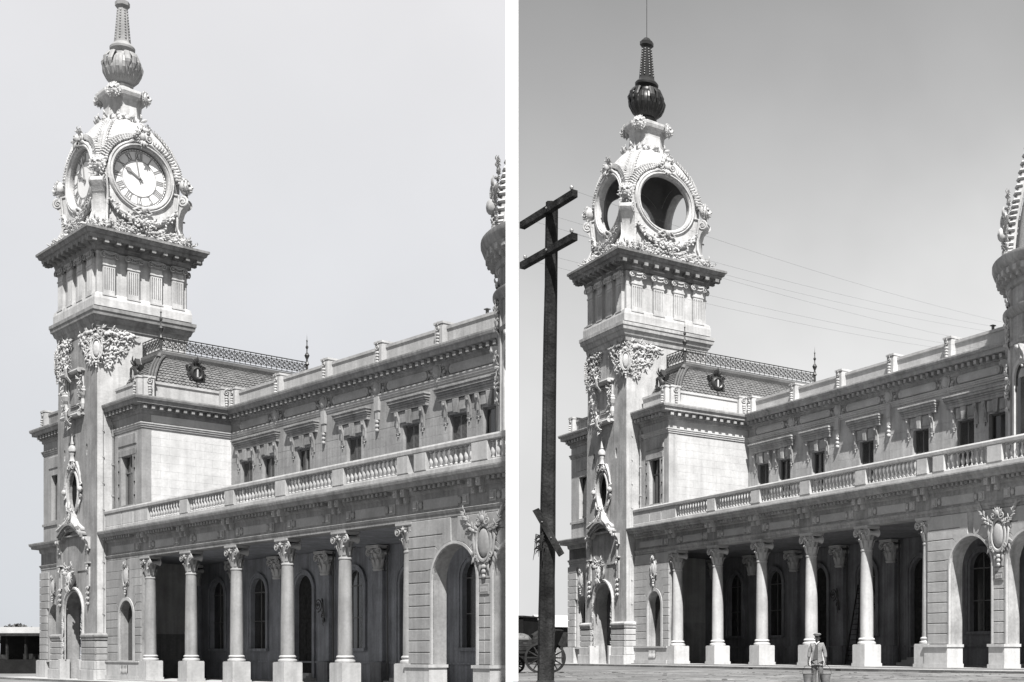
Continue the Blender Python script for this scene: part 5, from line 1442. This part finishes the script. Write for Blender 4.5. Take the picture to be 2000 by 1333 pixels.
ob('hut_wall', MB().box(-1.0, .95, -2, 2, 0, 4.6), 'dark', o); ob('hut_roof', MB().box(-1.1, 1.05, -2.15, 2.15, 4.6, 4.75), 'wagon', o)
Fc = thing('board_fence', 'low pale board fence with dark rail between the wagon and the tower', 'fence', loc=(px(1084, 0, 112)[0], 112, ZR))
for i in range(9): ob('fence_board', MB_cache('fbd', lambda: MB().box(-.105, .105, -.02, .02, 0, 1.6)), 'wood2', Fc, (.12 + .225 * i, 0, 0))
for x in (0.7, 1.9): ob('fence_post', MB_cache('fps', lambda: MB().box(-.07, .07, -.09, .03, 0, 2.9)), 'wagon', Fc, (x, 0, 0))
ob('fence_rail', MB().box(-.1, 2.2, -.08, .0, 2.6, 2.85).box(-.1, 2.2, -.06, .0, 1.7, 1.95), 'wagon', Fc)
# left half: long platform shed
xl = px(-70, 0, 128)[0]
Ls = thing('platform_shed', 'long low dark platform shed with pale roof left of the clock dial tower', 'shed', loc=(xl, 128, ZL))
ob('shed_roof', MB().prism([(0, 4.25), (9.2, 4.25), (9.2, 4.45), (8.9, 4.95), (.3, 4.95), (0, 4.45)], -.5, 12), 'tinroof', Ls)
ob('shed_interior', MB().box(-.2, 9.0, 5, 5.3, 0, 4.25), 'dark', Ls)
ob('fascia_board', MB().box(0, 9.2, -.56, -.5, 4.0, 4.3), 'wagon', Ls)
for i in range(5): ob('shed_post', MB_cache('spst', lambda: MB().box(-.09, .09, -.09, .09, 0, 4.1)), 'wood', Ls, (.5 + 2.0 * i, .1, 0))
ob('low_wall', MB().box(0, 8.9, .0, .3, 0, 1.5), 'dark', Ls)
for i, (x, h) in enumerate(((1.4, .7), (3.2, .5), (5.8, .6), (7.4, .5))): ob('stored_crate', MB().cbox(x, x + 1.0, .6, 1.4, 1.5, 1.5 + h, .02), 'wood', Ls)
# trees behind it
r = random.Random(17)
tl = ['leftmost of the low dark trees above the shed roof', 'second low dark tree above the shed roof', 'third low dark tree above the shed roof', 'low dark tree above the shed roof, nearest the clock dial tower']
for i, (x, hh) in enumerate(((2, 8.6), (20, 9.3), (38, 9.6), (58, 8.8))):
    X = px(x, 0, 300)[0]
    t_ = thing('tree', tl[i], 'tree', loc=(X, 300, ZL), group='trees beyond the platform shed')
    ob('trunk', MB().tube([(0, 0, 0), (.1, 0, 3), (0, 0, 6)], [.3, .24, .12], 7), 'wood', t_)
    cr = MB()
    for k in range(700):
        a, b_, c_ = r.gauss(0, 1), r.gauss(0, 1), r.gauss(0, 1); L_ = math.sqrt(a * a + b_ * b_ + c_ * c_) or 1; q = r.random() ** .4
        p = Vector((a / L_ * 1.9 * q, b_ / L_ * 1.9 * q, hh - 2.2 + c_ / L_ * 2.1 * q)); s1 = r.uniform(.15, .4)
        u_ = Vector((r.gauss(0, 1), r.gauss(0, 1), r.gauss(0, 1))).normalized() * s1; v_ = u_.orthogonal().normalized() * s1
        cr.add([tuple(p - u_), tuple(p + v_), tuple(p + u_), tuple(p - v_)], [(0, 1, 2, 3)])
    ob('crown', cr.mesh('crown'), 'leaf', t_)

# ================================================================== LADDER
lab_ = 'tapering timber ladder leaning against the back wall of the colonnade beside the fourth column'
Ld = thing('ladder', lab_, 'ladder', FR, (22.3, 7.0, .1))
A0, A1, B0, B1 = Vector((21.9, 6.5, .1)), Vector((21.46, 8.02, 6.0)), Vector((23.1, 6.5, .1)), Vector((21.86, 8.02, 6.0))
for a, b in ((A0, A1), (B0, B1)): ob('ladder_rail', MB().tube([tuple(a), tuple(b)], .055, 6), 'wood', Ld)
for i in range(15):
    t = (i + .7) / 15.4; a, b = A0.lerp(A1, t), B0.lerp(B1, t)
    ob('rung', MB().tube([tuple(a), tuple(b)], [(.045, .03)] * 2, 6, ref=(0, 0, 1)), 'wood', Ld)

# ================================================================== MAN WITH TWO BUCKETS
def skin(name, nodes, edges, sub=2, root=0):
    me = bpy.data.meshes.new(name); me.from_pydata([n[0] for n in nodes], edges, [])
    o = bpy.data.objects.new('tmp', me); col.objects.link(o)
    md = o.modifiers.new('s', 'SKIN'); md.use_smooth_shade = True
    bpy.context.view_layer.update()
    for i, n in enumerate(nodes):
        sv = me.skin_vertices[0].data[i]; rr = n[1] if isinstance(n[1], tuple) else (n[1], n[1]); sv.radius = rr; sv.use_root = (i == root)
    s2 = o.modifiers.new('u', 'SUBSURF'); s2.levels = sub; s2.render_levels = sub
    bpy.context.view_layer.update()
    out = bpy.data.meshes.new_from_object(o.evaluated_get(bpy.context.evaluated_depsgraph_get())); out.name = name
    bpy.data.objects.remove(o, do_unlink=True)
    out.polygons.foreach_set('use_smooth', [True] * len(out.polygons))
    return out
Pm = thing('person', 'man in flat cap and open light jacket standing in the road holding two buckets', 'person', loc=px(1596, 0, 37)[:2] + (ZR,))
nodes = [((0, 0, .95), (.13, .10)), ((0, 0, 1.12), (.13, .10)), ((0, 0, 1.30), (.16, .11)), ((0, .0, 1.43), (.07, .07)), ((0, -.005, 1.50), (.052, .055)), ((0, -.015, 1.565), (.068, .078)), ((0, -.01, 1.63), (.075, .088)), ((0, 0, 1.68), (.05, .06)),
         ((.15, 0, 1.385), .065), ((.225, .02, 1.13), .045), ((.262, -.04, .90), .032), ((.268, -.05, .84), (.028, .036)),
         ((-.15, 0, 1.385), .065), ((-.225, .02, 1.13), .045), ((-.262, -.04, .90), .032), ((-.268, -.05, .84), (.028, .036)),
         ((.09, 0, .88), .09), ((.11, -.03, .48), .06), ((.12, .02, .10), .042), ((.135, -.13, .04), (.04, .03)),
         ((-.09, 0, .88), .09), ((-.10, .02, .48), .06), ((-.11, .04, .10), .042), ((-.12, -.11, .04), (.04, .03))]
edges = [(0, 1), (1, 2), (2, 3), (3, 4), (4, 5), (5, 6), (6, 7), (2, 8), (8, 9), (9, 10), (10, 11), (2, 12), (12, 13), (13, 14), (14, 15), (0, 16), (16, 17), (17, 18), (18, 19), (0, 20), (20, 21), (21, 22), (22, 23)]
for sg, w_ in ((1, 11), (-1, 15)):
    for k in range(4):
        n0 = len(nodes); y = -.085 + .022 * k; L_ = (.058, .066, .062, .05)[k]
        nodes += [((sg * (.272), y, .80), .011), ((sg * .268, y - .004, .80 - L_ * .6), .010), ((sg * .252, y - .004, .80 - L_), .009), ((sg * .238, y, .81 - L_), .008)]
        edges += [(w_, n0), (n0, n0 + 1), (n0 + 1, n0 + 2), (n0 + 2, n0 + 3)]
    n0 = len(nodes); nodes += [((sg * .25, -.095, .83), .012), ((sg * .235, -.10, .79), .010), ((sg * .24, -.085, .765), .009)]; edges += [(w_, n0), (n0, n0 + 1), (n0 + 1, n0 + 2)]
ob('body', skin('body', nodes, edges), 'skin', Pm)
face = MB().tube([(0, -.085, 1.60), (0, -.112, 1.565), (0, -.10, 1.555)], [.008, .013, .010], 6)
for sg in (-1, 1): face.sph((sg * .082, .0, 1.575), (.012, .02, .028), 7, 5).sph((sg * .028, -.088, 1.60), (.011, .008, .008), 7, 5)
ob('face_features', face, 'skin', Pm)
ob('lips', MB().sph((0, -.092, 1.532), (.024, .010, .007), 8, 5), 'pants', Pm)
ob('hair', MB().sph((0, .02, 1.645), (.080, .086, .065), 12, 8), 'dark', Pm)
jn = [((0, 0, .90), (.175, .125)), ((0, 0, 1.10), (.165, .12)), ((0, 0, 1.28), (.185, .13)), ((0, .01, 1.42), (.10, .085)), ((.165, 0, 1.385), .085), ((.235, .02, 1.14), .066), ((.258, -.02, .97), .058), ((-.165, 0, 1.385), .085), ((-.235, .02, 1.14), .066), ((-.258, -.02, .97), .058), ((0, 0, .84), (.20, .14))]
ob('jacket', skin('jacket', jn, [(0, 1), (1, 2), (2, 3), (2, 4), (4, 5), (5, 6), (2, 7), (7, 8), (8, 9), (0, 10)]), 'jacket', Pm, smooth=False)
tn = [((0, 0, .93), (.15, .115)), ((.09, 0, .84), .108), ((.11, -.02, .48), .088), ((.12, .02, .12), .075), ((-.09, 0, .84), .108), ((-.10, .02, .48), .088), ((-.11, .04, .12), .075)]
ob('trousers', skin('trousers', tn, [(0, 1), (1, 2), (2, 3), (0, 4), (4, 5), (5, 6)]), 'pants', Pm)
ob('jacket_skirt', MB().lathe([(.165, 1.02), (.178, .93), (.19, .84), (.20, .76), (.19, .765), (.165, 1.02)], 0, 0, 20, sy=.74), 'jacket', Pm, smooth=True)
ob('waistcoat', MB().add([(-.02, -.137, 1.38), (.045, -.137, 1.30), (.05, -.142, 1.0), (.02, -.15, .93), (-.11, -.15, .92), (-.125, -.14, 1.02), (-.02, -.12, 1.38), (.045, -.12, 1.30), (.05, -.12, 1.0), (.02, -.12, .93), (-.11, -.12, .92), (-.125, -.12, 1.02)],
   [(0, 1, 2, 3, 4, 5), (11, 10, 9, 8, 7, 6)] + [(i, (i + 1) % 6, 6 + (i + 1) % 6, 6 + i) for i in range(6)]), 'vest', Pm)
ob('shirt_collar', MB().tube([(-.07, -.06, 1.475), (-.03, -.115, 1.44), (0, -.14, 1.39), (.03, -.115, 1.44), (.07, -.06, 1.475)], [(.012, .02)] * 5, 6), 'shirt', Pm)
ob('jacket_lapel', MB().tube([(-.06, -.13, 1.42), (-.09, -.155, 1.25), (-.15, -.15, .90)], [(.03, .012)] * 3, 6).tube([(.05, -.13, 1.42), (.06, -.15, 1.25), (.055, -.16, .82)], [(.02, .012)] * 3, 6), 'jacket', Pm)
cp = MB(); cp.lathe([(.088, 1.655), (.095, 1.67), (.122, 1.69), (.125, 1.705), (.09, 1.735), (.0, 1.745)], 0, .005, 16)
cp.sph((0, -.085, 1.662), (.075, .065, .012), 12, 5)
ob('flat_cap', cp, 'cap', Pm, smooth=True)
for sg in (-1, 1):
    ob('boot', MB().sph((sg * .125, -.06, .05), (.052, .14, .055), 10, 6), 'vest', Pm)
hx = px(1596, 0, 37)
for sg, lb in ((-1, 'tin bucket hanging from the hand on the left of the man in the flat cap'), (1, 'tin bucket hanging from the hand on the right of the man in the flat cap')):
    Bk = thing('bucket', lb, 'bucket', loc=(hx[0] + sg * .275, 36.93, ZR + .20), group='buckets carried by the man')
    ob('bucket_body', MB().lathe([(.0, .0), (.11, 0), (.165, .30), (.172, .30), (.172, .285), (.16, .285), (.106, .012), (0, .012)], seg=20), 'tin', Bk, smooth=True)
    ob('bucket_handle', MB().tube([(.165 * math.cos(a), 0, .29 + .27 * math.sin(a)) for a in [PI * k / 14 for k in range(15)]], .006, 5), 'dark', Bk)
    ob('bucket_lime', MB().lathe([(0, .22), (.14, .22), (.14, .215), (0, .21)], seg=16), 'canvas', Bk)

# ================================================================== ROAD DEBRIS
r = random.Random(23); mb = MB()
for i in range(700):
    Y = r.uniform(44, 70); x = r.uniform(K_RAY * Y + .5, 6)
    if Y > 99.9 - (x + 28.8) * 1.117 - 3.2: continue
    s_ = r.choice((.02, .03, .03, .05, .08)) * r.uniform(.6, 1.5)
    mb.sph((x, Y, ZR + s_ * .2), (s_ * r.uniform(.8, 2.0), s_, s_ * .5), 5, 3)
ob('road_stones', mb, 'kerb', kind='stuff')['label'] = 'scattered pale stones and rubble on the dirt road'
mb = MB(); r = random.Random(29)
for i in range(260):
    Y = r.uniform(45, 75); x = r.uniform(K_RAY * Y + .5, 3)
    L_ = r.uniform(.3, 1.6); w_ = r.uniform(.04, .12); a = r.uniform(-.5, .1)
    mb.sph((x, Y, ZR), (L_, w_ * 2, r.uniform(.02, .05)), 8, 4)
ob('road_ruts', mb, 'road', kind='stuff')['label'] = 'low clods and ridges of earth on the dirt road'
